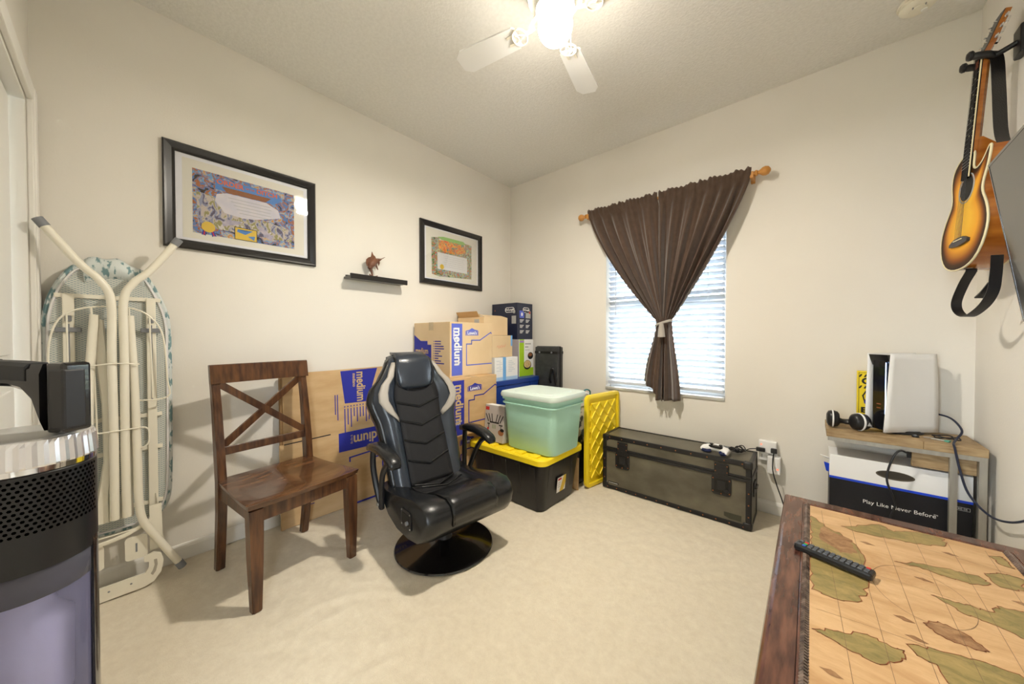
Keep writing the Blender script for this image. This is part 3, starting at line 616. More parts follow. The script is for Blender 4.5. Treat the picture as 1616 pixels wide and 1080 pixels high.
# ================================================================== DINING CHAIR (local +x front, +y left side)
dc = thing('dining_chair', 'dark-stained wooden dining chair with an X-shaped back beside the ironing board', 'chair', (.440, -2.226, 0), 8.0)
def legpart(name, path, par=dc, mat=m_wood):
    rings = [[Vector((x + sx * wx / 2, y + sy * wy / 2, z)) for sx, sy in ((-1, -1), (1, -1), (1, 1), (-1, 1))] for x, y, z, wx, wy in path]
    b = skin(NB(), rings); es = [e for e in b.edges if abs((e.verts[0].co - e.verts[1].co).normalized().z) > .6]
    bmesh.ops.bevel(b, geom=es, offset=.004, segments=2, affect='EDGES', clamp_overlap=True); return obj(name, b, mat, par)
for s in (-1, 1):
    legpart('leg', [(-.232, .198 * s, 0, .038, .036), (-.212, .200 * s, .12, .042, .036), (-.190, .201 * s, .30, .048, .036), (-.185, .202 * s, .44, .050, .036), (-.200, .203 * s, .58, .046, .034), (-.226, .203 * s, .78, .040, .034), (-.258, .203 * s, .95, .034, .034)])
    legpart('leg', [(.226, .213 * s, 0, .036, .036), (.222, .213 * s, .22, .046, .046), (.216, .212 * s, .40, .052, .052), (.216, .212 * s, .425, .052, .052)])
# seat: shaped plank
def seat_bm():
    bm = NB(); nx, ny = 14, 16; top = []; bot = []
    for i in range(nx + 1):
        x = lerp(-.205, .258, i / nx); hw = lerp(.218, .245, smooth01(i / nx)); rt = []; rb = []
        for j in range(ny + 1):
            y = lerp(-hw, hw, j / ny); sy = abs(y) / hw
            dip = -.012 * math.sin(math.pi * (i / nx) ** .8) * (1 - (2 * sy - 1) ** 2 if sy > 0 else 0) - .006 * math.sin(math.pi * i / nx)
            xx = x - (.012 * sy ** 3 if i == nx else 0)
            edge = -.006 if (i in (0, nx) or j in (0, ny)) else 0
            rt.append(bm.verts.new((xx, y, .458 + dip + edge))); rb.append(bm.verts.new((xx - (.01 if i == nx else 0), y * .985, .430)))
        top.append(rt); bot.append(rb)
    for i in range(nx):
        for j in range(ny):
            bm.faces.new((top[i][j], top[i + 1][j], top[i + 1][j + 1], top[i][j + 1])); bm.faces.new((bot[i][j], bot[i][j + 1], bot[i + 1][j + 1], bot[i + 1][j]))
    for j in range(ny):
        bm.faces.new((top[0][j], top[0][j + 1], bot[0][j + 1], bot[0][j])); bm.faces.new((top[nx][j], top[nx][j + 1], bot[nx][j + 1], bot[nx][j]))
    for i in range(nx):
        bm.faces.new((top[i][0], top[i + 1][0], bot[i + 1][0], bot[i][0])); bm.faces.new((top[i][ny], top[i + 1][ny], bot[i + 1][ny], bot[i][ny]))
    return bm
obj('seat', seat_bm(), m_woodh, dc, smooth=True, ang=50)
box_part('apron', dc, m_wood, .206, .226, -.19, .19, .365, .430, .003)
box_part('apron', dc, m_wood, -.195, -.175, -.185, .185, .365, .430, .003)
for s in (-1, 1): obj('apron', bar(NB(), (-.17, .203 * s, .3975), (.20, .212 * s, .3975), .02, .065, bev=.003), m_wood, dc)
obj('crest_rail', skin(NB(), [[Vector((x0 - .014 * (1 - (y / .225) ** 2), y, z0)) for x0, z0 in ((-.245, .915), (-.222, .915), (-.236, 1.003), (-.243, 1.008), (-.258, 1.006))] for y in [-.226 + .452 * k / 10 for k in range(11)]]), m_wood, dc, smooth=True, ang=35)
obj('lower_rail', bar(NB(), (-.201, -.19, .585), (-.201, .19, .585), .020, .040, upv=(-.13, 0, 1), bev=.003), m_wood, dc)
obj('cross_slat', bar(NB(), (-.206, -.188, .610), (-.242, .188, .912), .014, .034, upv=(0, 0, 1), bev=.002), m_wood, dc)
obj('cross_slat', bar(NB(), (-.204, .188, .610), (-.240, -.188, .912), .014, .034, upv=(0, 0, 1), bev=.002), m_wood, dc)

# ================================================================== GAMING CHAIR (local +x front)
gc = thing('gaming_chair', 'black leather swivel gaming chair with chevron back and beige stripes on a round base', 'chair', (.915, -1.598, 0), -6.0)
obj('round_base', lathe(NB(), [(0, .002), (.262, .002), (.266, .006), (.262, .012), (.20, .020), (.10, .032), (.05, .045), (0, .046)], 56), M('base_black', (.012, .011, .011), .16, coat=.6), gc, smooth=True)
obj('post', lathe(NB(), [(.045, .04), (.036, .06), (.036, .20), (.06, .21), (0, .21)], 20), m_black, gc, smooth=True)
def interp(tab, t):
    for (a, va), (b_, vb) in zip(tab[:-1], tab[1:]):
        if t <= b_: return lerp(va, vb, smooth01((t - a) / (b_ - a)) * .5 + .5 * (t - a) / (b_ - a))
    return tab[-1][1]
# seat: sections across y
def seat_sec(y, half=.262, inset=0.0):
    e = abs(y) / half; c = smooth01((e - .42) / .3)          # 0 centre, 1 bolster
    ed = max(0, (e - .9) / .1); k = ed * .018
    zt = lerp(-.018, .006, c)
    P_ = [(-.245, .33), (-.215, .265), (-.14, .205), (-.03, .170), (.10, .168), (.20, .185), (.255, .215), (.285, .262), (.292, .31), (.275, .352), (.235, .376 + zt * .3), (.15, .376 + zt), (.05, .352 + zt * 1.6), (-.06, .330 + zt * 1.8), (-.16, .325 + zt), (-.23, .345)]
    cx, cz = .02, .28; f = 1 - ed * .06
    return [Vector((cx + (x - cx) * f, y, cz + (z - cz) * f)) for x, z in P_]
ys = [-.262, -.258, -.248, -.22, -.19, -.16, -.13, -.10, -.05, 0, .05, .10, .13, .16, .19, .22, .248, .258, .262]
obj('seat', skin(NB(), [seat_sec(y) for y in ys]), m_leather, gc, smooth=True, ang=60)
def seat_top(y, i0, i1, lift):
    P_ = seat_sec(y)[i0:i1 + 1]; out = []
    for k, p in enumerate(P_):
        a = P_[max(k - 1, 0)]; b_ = P_[min(k + 1, len(P_) - 1)]; t = (b_ - a).normalized(); nrm = Vector((t.z, 0, -t.x)) if True else None
        out.append(p + nrm * lift)
    return out
def overlay(rows):
    bm = NB(); vr = [[bm.verts.new(p) for p in r] for r in rows]
    for a, b_ in zip(vr[:-1], vr[1:]):
        for i in range(len(a) - 1): bm.faces.new((a[i], a[i + 1], b_[i + 1], b_[i]))
    return bm
def solid(o, t): 
    m_ = o.modifiers.new('thick', 'SOLIDIFY'); m_.thickness = t; m_.offset = 0; return o
ctr = [-.135, -.12, -.09, -.045, 0, .045, .09, .12, .135]
solid(obj('seat_pad', overlay([[p + Vector((.002, 0, .010 if 0 < k_ < len(ctr) - 1 else .002)) * 1 for p in seat_sec(y)[7:13]] for k_, y in enumerate(ctr)]), m_leather, gc, smooth=True, ang=80), .012)
solid(obj('seat_insert', overlay([[p + Vector((0, 0, .006)) for p in seat_sec(y)[12:16]] for y in ctr]), m_fabricb, gc, smooth=True, ang=80), .008)
for dx in (-.08, 0.0): obj('chevron_seam', tube(NB(), [(.03 + dx - .05, -.125, .346 + dx * .2), (.03 + dx, -.0, .340 + dx * .25), (.03 + dx - .05, .125, .346 + dx * .2)], .0055, 6), m_leather, gc, smooth=True)
pk = obj('control_panel', prism(NB(), [(x, z) for x, z in rrect(.105, .088, .016, 4, (.085, .268))], -.268, -.2625, 'xz'), m_dmetal, gc)
obj('control_recess', prism(NB(), [(x, z) for x, z in rrect(.078, .052, .010, 4, (.085, .268))], -.2695, -.2675, 'xz'), M('recess_black', (.004, .004, .004), .6), pk)
obj('knob', lathe(NB(), [(0, 0), (.010, 0), (.009, -.012), (0, -.012)], 14, (.108, -.268, .258), 'y'), m_grey, pk, smooth=True)
for x, z in ((.043, .302), (.127, .302), (.043, .234), (.127, .234)): obj('screw', lathe(NB(), [(0, 0), (.004, 0), (.003, -.002), (0, -.002)], 8, (x, -.268, z), 'y'), m_steel, pk)
# backrest surface
HW = [(0, .225), (.15, .232), (.35, .243), (.47, .252), (.56, .276), (.64, .292), (.72, .274), (.82, .205), (.92, .160), (1.0, .128)]
def bk(t, s, lift=0.0):
    zc = .285 + .745 * t; xc = -.165 - .275 * t - .02 * math.sin(math.pi * t)
    hw = interp(HW, t); e = abs(s); wing = smooth01((e - .48) / .25) * interp([(0, .25), (.3, .75), (.6, 1), (.8, .7), (1, .1)], t)
    fall = smooth01((e - .84) / .16)
    d = .045 + .055 * wing - (.075 * fall) * (0.5 + .5 * wing) - (.04 * smooth01((t - .93) / .07))
    nx, nz = .938, .346
    return Vector((xc + nx * (d + lift), s * hw, zc + nz * (d + lift)))
def bkb(t, s):
    zc = .285 + .745 * t; xc = -.165 - .275 * t - .02 * math.sin(math.pi * t); d = -.055 + .03 * abs(s) ** 4
    return Vector((xc + .938 * d, s * interp(HW, t) * .96, zc + .346 * d))
SS = [-1, -.96, -.9, -.82, -.74, -.66, -.58, -.5, -.4, -.25, -.1, .1, .25, .4, .5, .58, .66, .74, .82, .9, .96, 1]
TT = [k / 30 for k in range(31)]
obj('backrest', skin(NB(), [[bk(t, s) for s in SS] + [bkb(t, s) for s in (1, .6, .2, -.2, -.6, -1)] for t in TT]), m_leath2, gc, smooth=True, ang=75)
# black outer shell on the flank
for s in (-1, 1):
    solid(obj('side_gusset', overlay([[lerp(bkb(t, s), bk(t, s), q) + Vector((0, s * .003, 0)) for q in (-.02, .3, .65, 1.0)] + [bk(t, s * .93, .0035)] for t in TT[1:-1]]), m_leather, gc, smooth=True, ang=80), .004)
def cw(t): return interp([(0, .60), (.3, .56), (.6, .50), (.75, .50), (.86, .64)], t)
def stripu(fs, ts, lift, n=9): return overlay([[bk(t, lerp(fs(t)[0], fs(t)[1], q / (n - 1)), lift) for q in range(n)] for t in ts])
solid(obj('back_insert', stripu(lambda t: (-cw(t), cw(t)), [k / 40 * .84 for k in range(1, 41)], .007), m_fabricb, gc, smooth=True, ang=80), .010)
for t0 in (.14, .28, .42, .56):
    pts = [bk(t0 + .055 * abs(q) / .5, q * 2 * cw(t0), .0125) for q in [-.48 + .96 * k / 12 for k in range(13)]]
    obj('chevron_seam', tube(NB(), pts, .0070, 6), m_leather, gc, smooth=True)
# beige stripes: S-curve on each wing
for s in (-1, 1):
    path = [(.915, .80, .07), (.86, .79, .085), (.80, .77, .09), (.74, .775, .09), (.68, .79, .09), (.62, .79, .09), (.57, .75, .08), (.53, .68, .06), (.50, .60, .035), (.48, .55, .015)]
    rows = []
    for k, (t, c_, w_) in enumerate(path): rows.append([bk(t - (q - .5) * .03 * (k > 5), s * min(c_ + (q - .5) * 2 * w_, .985), .0075) for q in (0, .25, .5, .75, 1)])
    solid(obj('beige_stripe', overlay(rows), m_beige, gc, smooth=True, ang=80), .004)
# headrest pillow
b = NB(); rows = []
for k in range(13):
    t = lerp(.705, 1.03, k / 12); f = math.sin(math.pi * min(1, (k + .6) / 12.6)) ** .5
    w_ = interp([(.705, .24), (.735, .40), (.78, .52), (.85, .62), (.94, .74), (1.03, .80)], t)
    tc_ = min(t, 1.0); ex = max(0, t - 1.0)
    rows.append([bk(tc_, w_ * q, .008 + .036 * f * (1 - abs(q) ** 4) - ex * 1.2) + Vector((-ex * .5, 0, ex * .55)) for q in [-1 + 2 * j / 12 for j in range(13)]])
solid(obj('headrest', overlay(rows), m_leath2, gc, smooth=True, ang=80), .016)
obj('headrest_piping', tube(NB(), [bk(t, s_ * .97, .013) for t, s_ in [(.98, -.80), (.93, -.75), (.85, -.65), (.78, -.55), (.735, -.42), (.708, -.24), (.700, 0), (.708, .24), (.735, .42), (.78, .55), (.85, .65), (.93, .75), (.98, .80)]], .007, 6), m_black, gc, smooth=True)
for s in (-1, 1):
    y = .300 * s
    pad = obj('armrest_pad', skin(NB(), [[Vector((x, y + dy * w_, z + dz * h_)) for dy, dz in ((-1, -.6), (-.8, -1), (.8, -1), (1, -.6), (1, .5), (.7, 1), (-.7, 1), (-1, .5))] for x, z, w_, h_ in ((-.265, .545, .018, .012), (-.255, .548, .028, .018), (-.20, .562, .032, .021), (-.10, .566, .034, .022), (-.02, .553, .034, .022), (.03, .535, .033, .021), (.05, .523, .028, .017), (.056, .519, .018, .010))]), m_leather, gc, smooth=True, ang=60)
    obj('armrest_bracket', tube(NB(), [(-.23, y, .535), (-.235, y, .45), (-.225, y * .97, .36), (-.205, y * .93, .27), (-.185, y * .91, .225)], .016, 8, smooth=4), m_black, gc, smooth=True)
    obj('armrest_bracket', tube(NB(), [(.0, y, .532), (-.05, y, .505), (-.105, y, .44), (-.145, y * .97, .35), (-.175, y * .93, .26), (-.185, y * .91, .225)], .015, 8, smooth=4), m_black, gc, smooth=True)
    obj('bolt', lathe(NB(), [(0, 0), (.010, 0), (.009, .006 * s), (0, .006 * s)], 12, (-.19, .292 * s, .25), 'y'), m_steel, gc)

# ================================================================== CARTONS AND TOTES IN THE CORNER
def carton(name, label, cat, x0, x1, y0, y1, z0, z1, mat, group=None, rz=0, bev=.002, tape=None):
    cx, cy = (x0 + x1) / 2, (y0 + y1) / 2; w, d_, h = x1 - x0, y1 - y0, z1 - z0
    t = thing(name, label, cat, (cx, cy, z0), rz, group)
    box_part('carton_body', t, mat, -w / 2, w / 2, -d_ / 2, d_ / 2, 0, h, bev)
    if tape:
        box_part('packing_tape', t, M('packing_tape', (.50, .38, .22), .15, coat=.5), -w / 2, w / 2, -.028, .028, h - .0002, h + .0006)
        box_part('packing_tape', t, M('packing_tape', (.50, .38, .22), .15), -.028, .028, -d_ / 2 - .0006, -d_ / 2 + .0002, h - .06, h + .0006) if tape == 2 else None
    FR = face_mtx((w / 2, -d_ / 2, 0), (0, 1, 0), (0, 0, 1)); FN = face_mtx((-w / 2, -d_ / 2, 0), (1, 0, 0), (0, 0, 1))
    return t, FR, FN, w, d_, h
def house(p, w, h): return [(w * a, h * (1 - b_)) for a, b_ in p]
def mover(label, x0, x1, y0, y1, z0, z1, ink=m_blue, mat=m_card, rz=0):
    t, FR, FN, w, d_, h = carton('moving_box', label, 'box', x0, x1, y0, y1, z0, z1, mat, 'stacked moving boxes by the corner', rz, tape=2)
    shape('printed_band', [house([(.035, .975), (.27, .975), (.27, .03), (.035, .03)], d_, h)], ink, t, FR)
    text('medium', .098, m_pwhite if ink is m_blue2 else m_tan, t, FR, d_ * .165, h * .90, rot=-90, bold=.0028, lift=.0012, sx=.88)
    text('mediano', .024, m_pwhite, t, FR, d_ * .085, h * .89, rot=-90, bold=.0006, lift=.0012)
    text('18 x 18 x 16', .018, m_pwhite, t, FR, d_ * .10, h * .265, bold=.0005, lift=.0012, sx=.6); text('3 cu ft', .016, m_pwhite, t, FR, d_ * .10, h * .22, bold=.0005, lift=.0012)
    shape('logo', [house([(.34, .245), (.34, .165), (.37, .15), (.43, .14), (.495, .105), (.565, .135), (.63, .145), (.65, .16), (.65, .245)], d_, h)], ink, t, FR)
    shape('logo', [house([(.353, .236), (.353, .165), (.637, .165), (.637, .236)], d_, h)], m_tan if ink is m_blue else M('face_tint', (.62, .45, .27), .8), t, FR, .0010)
    shape('logo', [house([(.36, .232), (.36, .168), (.63, .168), (.63, .232)], d_, h)], ink, t, FR, .0013)
    text("Lowe's", .034, m_pwhite, t, FR, d_ * .495, h * .800, bold=.0010, align='CENTER', lift=.0018)
    shape('printed_outline', poly_line(house([(.985, .80), (.365, .80), (.365, .405), (.485, .405), (.485, .335), (.69, .335), (.965, .185), (.985, .20)], d_, h), .0085), ink, t, FR)
    shape('printed_house', [house([(.005, .96), (.005, .235), (.20, .35), (.40, .35), (.40, .42), (.505, .42), (.505, .96)], w, h)], m_blue, t, FN)
    text('medium', .062, m_tan, t, FN, w * .04, h * .455, bold=.0016, lift=.0012, sx=.85)
    for k in range(10):
        L_ = (.17, .17, .24, .25, .16, .11, .20, .10, .17, .25)[k]
        shape('text_line', [rect(w * .60, h * (.635 - .045 * k), w * (.60 + L_), h * (.635 - .045 * k) + .008), rect(w * .565, h * (.635 - .045 * k), w * .58, h * (.635 - .045 * k) + .008)], m_blue, t, FN)
    return t
mover('printed medium moving box, bottom of the stack, standing on the carpet', .025, .462, -1.26, -.80, .0, .438)
mover('printed medium moving box in the middle of the stack, behind the product box', .108, .565, -1.272, -.815, .439, .85)
mover('printed medium moving box on top of the stack, behind the gaming chair head', .025, .476, -1.205, -.775, .851, 1.255, ink=m_blue2, mat=m_card2)

# hidden support, then blue tote and the cartons stacked on it
carton('cardboard_box', 'plain brown box on the carpet beneath the blue tote', 'box', .03, .455, -.74, -.12, 0, .385, m_card, tape=1)
def tote(name, label, x0, x1, y0, y1, z0, z1, mat, lid=None, lidmat=None, taper=.03, rz=0, ribs=True, open_=False, r=.05, rim=.012):
    cx, cy = (x0 + x1) / 2, (y0 + y1) / 2; w, d_ = x1 - x0, y1 - y0; h = z1 - z0
    t = thing(name, label, 'storage tote', (cx, cy, z0), rz)
    def ring(ww, dd, z, rr=r): return [Vector((u, v, z)) for u, v in rrect(ww, dd, rr, 5)]
    rings = [ring(w - 2 * taper, d_ - 2 * taper, .0), ring(w - 2 * taper + .01, d_ - 2 * taper + .01, .01), ring(w - 2 * rim, d_ - 2 * rim, h - .045), ring(w - 2 * rim, d_ - 2 * rim, h - .04), ring(w, d_, h - .036), ring(w, d_, h)]
    if open_: rings += [ring(w - .02, d_ - .02, h), ring(w - 2 * taper - .01, d_ - 2 * taper - .01, .012)]
    obj('tub', skin(NB(), rings), mat, t, smooth=True, ang=35)
    if ribs:
        def rib(px, py, nx, ny, wd):
            a = Vector((nx, ny, 0)); s_ = Vector((-ny, nx, 0)); c0 = Vector((px, py, 0)); tp = taper - rim
            rg = [[c0 - a * (tp * (1 - q) + .004) + s_ * (wd / 2 * k_) + a * (.008 * f) + Vector((0, 0, lerp(.012, h - .045, q))) for k_, f in ((-1, 0), (-.75, 1), (.75, 1), (1, 0))] for q in (0, 1)]
            obj('rib', skin(NB(), rg), mat, t)
        for q in (-.36, -.18, 0, .18, .36): rib(w * q, -d_ / 2 + rim, 0, -1, .055)
        for q in (-.28, .28): rib(w / 2 - rim, d_ * q, 1, 0, .05)
    if lid:
        lw_ = w + .016; ld = d_ + .016
        L = obj('lid', skin(NB(), [ring(lw_, ld, h - .022, r + .006), ring(lw_, ld, h + .010, r + .006), ring(lw_ - .012, ld - .012, h + .018, r), ring(lw_ - .05, ld - .05, h + .018, r * .8), ring(lw_ - .06, ld - .06, h + .012, r * .8)]), lidmat, t, smooth=True, ang=35)
    return t, w, d_, h
tote('storage_tote', 'blue plastic tote among the corner boxes, carrying the white box', .03, .485, -.755, -.11, .386, .772, m_toteblue, rim=.006)[0]
t, FR, FN, w, d_, h = carton('appliance_box', 'white and green appliance box with a pan picture, under the navy carton', 'box', .03, .378, -.314, -.095, .773, 1.121, m_pwhite)
shape('printed_panel', [rect(.004, .0, .075, h)], m_ygreen, t, FR); shape('printed_panel', [rect(.075, 0, d_, h * .22)], m_ygreen, t, FR)
shape('printed_panel', [rect(0, 0, w, h)], M('print_mauve_grey', (.46, .42, .44), .7), t, FN)
shape('pan_picture', [ell(.125, .105, .058, .045, 24)], m_pblack, t, FR, .0010); shape('pan_picture', [ell(.125, .112, .052, .036, 24)], M('print_food', (.62, .42, .12), .7, c2=(.75, .58, .35), vs_=60), t, FR, .0013)
shape('pan_picture', [ell(.172, .19, .042, .034, 20)], m_pblack, t, FR, .0011); shape('pan_picture', [ell(.168, .20, .03, .016, 20)], m_bann, t, FR, .0014)
for v_, L_ in ((.30, .09), (.27, .05), (.245, .07)): shape('text_line', [rect(.09, v_, .09 + L_, v_ + .012 * (1 if v_ > .26 else .4))], m_pgrey, t, FR)
shape('printed_panel', [rect(.008, h - .03, .072, h - .01)], M('print_violet', (.35, .22, .55), .7), t, FR, .0010)
t, FR, FN, w, d_, h = carton('appliance_box', 'navy blue coffee maker carton, highest of the corner stack', 'box', .012, .340, -.296, -.060, 1.122, 1.470, m_navy)
for F_, u, sc in ((FN, .235, 1.0), (FR, .135, .85)):
    shape('logo', [[(u + x, h - .065 + y) for x, y in rrect(.12 * sc, .05, .024, 4)]], m_pwhite, t, F_); shape('logo', [[(u + x, h - .065 + y) for x, y in rrect(.108 * sc, .039, .019, 4)]], m_navy, t, F_, .0010)
    text("De'Longhi", .026 * sc, m_pwhite, t, F_, u, h - .064, align='CENTER', bold=.0010, lift=.0015)
    shape('printed_mark', [[(u - .20 * sc + .1 * (1 - sc) + .02 * (F_ is FR) * 5.2, h - .07), (u - .19 * sc + .1 * (1 - sc) + .02 * (F_ is FR) * 5.2, h - .07), (u - .195 * sc + .1 * (1 - sc) + .02 * (F_ is FR) * 5.2, h - .055)]], m_pink, t, F_)
shape('printed_icon', [rect(.035, .205, .105, .275)], m_blue2, t, FR); shape('printed_icon', [ell(.07, .24, .014, .018, 14)], m_pwhite, t, FR, .0012)
shape('printed_icon', [rect(.128, .205, .205, .275)], m_pgrey, t, FR); shape('printed_icon', [rect(.18, .25, .2, .27)], m_pred, t, FR, .0012)
for cx_ in (.04, .13):
    for k in range(3):
        for q in range(3): shape('text_line', [rect(cx_, .185 - .052 * k - .011 * q, cx_ + .06 - .012 * q, .190 - .052 * k - .011 * q)], m_pwhite, t, FR)
shape('printed_icon', [rect(.26, .15, .315, .225)], m_pgrey, t, FN); shape('printed_icon', [ell(.29, .265, .016, .018, 16)], m_pgrey, t, FN)
t, FR, FN, w, d_, h = carton('cardboard_box', 'white shipping box with a pale blue tape strip, on the blue tote', 'box', .10, .455, -.72, -.425, .773, .970, m_pwhite)
shape('blue_tape', [rect(.10, 0, .14, h)], M('tape_blue', (.16, .42, .80), .5), t, FR); box_part('blue_tape', t, M('tape_blue', (.16, .42, .80), .5), -w / 2, w / 2, -d_ / 2 + .10, -d_ / 2 + .14, h, h + .0006)
for k in range(7): shape('printed_label', [rect(.02 + .035 * (k % 2), .165 - .014 * k, .075 + .01 * (k % 3), .170 - .014 * k), rect(.17, .16 - .015 * k, .22 + .02 * (k % 3), .166 - .015 * k)], M('print_pale', (.62, .66, .72), .7), t, FR)
shape('printed_band', [rect(0, .0, d_, .03)], M('print_sky', (.42, .60, .80), .7), t, FR, .0004)
t, FR, FN, w, d_, h = carton('cardboard_box', 'low tan box marked with faint red handwriting, under the open box', 'box', .08, .430, -.735, -.47, .972, 1.158, m_card2, rz=1.5)
shape('red_scribble', poly_line([(.06, .085), (.075, .10), (.085, .075), (.10, .10), (.108, .078), (.125, .105), (.132, .082), (.15, .10), (.158, .085), (.175, .11)], .004), M('marker_red', (.72, .30, .20), .8), t, FR)
shape('blue_tape', [rect(d_ - .022, h * .5, d_, h)], M('tape_blue', (.16, .42, .80), .5), t, FR)
# open box with raised flaps
ob = thing('open_cardboard_box', 'small tan box with its flaps standing open, above the red marked box', 'box', (.215, -.625, 1.160))
w, d_, h = .33, .295, .155
b = NB(); bx(b, -w / 2, w / 2, -d_ / 2, d_ / 2, 0, .005); bx(b, -w / 2, -w / 2 + .005, -d_ / 2, d_ / 2, .005, h); bx(b, w / 2 - .005, w / 2, -d_ / 2, d_ / 2, .005, h); bx(b, -w / 2 + .005, w / 2 - .005, -d_ / 2, -d_ / 2 + .005, .005, h); bx(b, -w / 2 + .005, w / 2 - .005, d_ / 2 - .005, d_ / 2, .005, h)
obj('carton_body', b, m_card2, ob)
obj('flap', bar(NB(), (-.02, -d_ / 2, h), (-.02, -d_ / 2 - .03, h + .045), w * .8, .004), m_card, ob)
obj('flap', bar(NB(), (w / 2 - .004, 0, h), (w / 2 - .07, 0, h + .018), d_ - .02, .004), m_card2, ob); obj('flap', bar(NB(), (-w / 2, 0, h), (-w / 2 - .015, 0, h + .05), d_ - .02, .004), m_card2, ob)
obj('address_label', bx(NB(), .05, .11, -d_ / 2 - .0008, -d_ / 2, h - .06, h - .02), m_pgrey, ob)

# dark panel case standing by the back wall, with a small black bracket in front
hc = thing('equipment_case', 'tall dark grey hard case standing against the back wall beside the green box', 'case', (.54, -.055, 0))
box_part('case_body', hc, M('case_grey', (.035, .037, .042), .45, c2=(.05, .052, .055), vs_=30), -.135, .125, -.045, .045, 0, 1.05, .006)
box_part('case_rim', hc, m_black, -.142, .132, -.008, .008, .0, 1.056, .003)
box_part('case_band', hc, m_black, -.137, .127, -.049, .049, .985, 1.01, .002)
for x in (-.08, .06): obj('latch', lathe(NB(), [(0, 0), (.009, 0), (.008, -.006), (0, -.006)], 10, (x, -.049, .998), 'y'), m_grey, hc)
hd = obj('handle', tube(NB(), [(.05, -.045, .72), (.055, -.075, .75), (.075, -.08, .83), (.095, -.07, .84), (.105, -.045, .70)], .010, 8, smooth=4), m_black, hc, smooth=True)

# ---- tote with yellow lid, near the gaming chair
ty, w, d_, h = tote('storage_tote', 'black tote with a yellow snap lid under the mint tote', .478, 1.172, -1.032, -.530, 0, .345, m_bplast, lid=True, lidmat=m_yellow, taper=.05)
for x in (-.24, -.13, .02, .13, .25): box_part('lid_rib', ty, m_yellow, x - .03, x + .03, -d_ / 2 + .012, -d_ / 2 + .075, h + .012, h + .024, .004)
for s in (-1, 1): obj('lid_ridge', bar(NB(), (-.3, .11 * s, h + .012), (.3, .11 * s, h + .012), .03, .008, bev=.002), m_yellow, ty)
F = face_mtx((w / 2 - .028, -d_ / 2 + .19, .09), (0, 1, 0), (.10, 0, 1)); 
shape('product_sticker', [rect(0, 0, .105, .105)], m_pwhite, ty, F, .004); shape('product_sticker', [[(.035, 0), (.08, 0), (.105, .05), (.105, .105), (.075, .105)]], m_gold, ty, F, .0045); shape('product_sticker', [rect(.008, .085, .05, .097)], m_pred, ty, F, .0047)
for k in range(3): shape('product_sticker', [rect(.008, .065 - .014 * k, .04, .069 - .014 * k)], m_pgrey, ty, F, .0047)
# ---- mint tote
mt, w, d_, h = tote('storage_tote', 'pale mint green tote with a whitish lid, on the yellow lidded tote', .755, 1.225, -.985, -.570, .366, .745, m_mint, taper=.038, ribs=False, r=.055)
def ring_(ww, dd, z, rr=.06): return [Vector((u, v, z)) for u, v in rrect(ww, dd, rr, 6)]
obj('lid', skin(NB(), [ring_(w + .016, d_ + .016, h - .018), ring_(w + .020, d_ + .020, h - .002), ring_(w + .010, d_ + .010, h + .014), ring_(w - .02, d_ - .02, h + .018), ring_(w - .05, d_ - .05, h + .012)]), m_mintlid, mt, smooth=True, ang=40)
obj('lid_ridge', skin(NB(), [ring_(w - .13, d_ - .13, h + .011, .04), ring_(w - .14, d_ - .14, h + .019, .04)]), m_mintlid, mt, smooth=True)
obj('step_ledge', tube(NB(), [(-w / 2 + .07, -d_ / 2 + .0235, h - .135), (.11, -d_ / 2 + .0235, h - .135), (.135, -d_ / 2 + .026, h - .145), (.14, -d_ / 2 + .029, h - .17)], .005, 6), m_mint, mt, smooth=True)
obj('rim_bead', tube(NB(), [Vector((u, v, h - .062)) for u, v in rrect(w - .012, d_ - .012, .055, 6)], .006, 6, closed=True), m_mint, mt, smooth=True)
# ---- cookware box leaning in front of the movers, on the yellow lid
ck = thing('product_box', 'grey kitchen tool set box with a red corner mark leaning on the moving boxes', 'box', (.670, -.958, .371), rot=(R(-5), 0, R(2)))
box_part('carton_body', ck, M('box_grey', (.48, .44, .42), .6), -.098, .090, 0, .075, 0, .265, .002)
box_part('carton_top', ck, m_pwhite, -.097, .089, .002, .074, .2652, .2660)
F = face_mtx((-.105, 0, 0), (1, 0, 0), (0, 0, 1))
shape('printed_mark', [rect(.012, .225, .048, .250)], m_pred, ck, F)
for k, (u, a) in enumerate(((.045, 28), (.065, 20), (.085, 10), (.12, -12), (.14, -20), (.16, -28))):
    c_, s_ = math.cos(R(90 + a)), math.sin(R(90 + a)); shape('printed_tool', poly_line([(u, .145), (u + .055 * c_, .145 + .055 * s_)], .008), m_pblack, ck, F)
shape('printed_tool', [rect(.06, .135, .15, .145)], m_pblack, ck, F, .001); shape('printed_tool', [rect(.085, .095, .092, .125), rect(.098, .095, .105, .125), rect(.111, .095, .118, .125)], M('print_moss', (.25, .32, .18), .7), ck, F)
shape('printed_tool', [rect(.035, .122, .06, .130), rect(.047, .09, .053, .122), rect(.15, .122, .185, .130), rect(.166, .09, .172, .122)], m_pblack, ck, F)
shape('printed_tool', [ell(.172, .075, .027, .022, 16)], m_bann, ck, F, .001); shape('printed_tool', [ell(.182, .093, .02, .012, 14)], m_pblack, ck, F, .0012); shape('printed_mark', [[(.03, .075), (.05, .075), (.055, .095), (.04, .10)]], m_pred, ck, F)
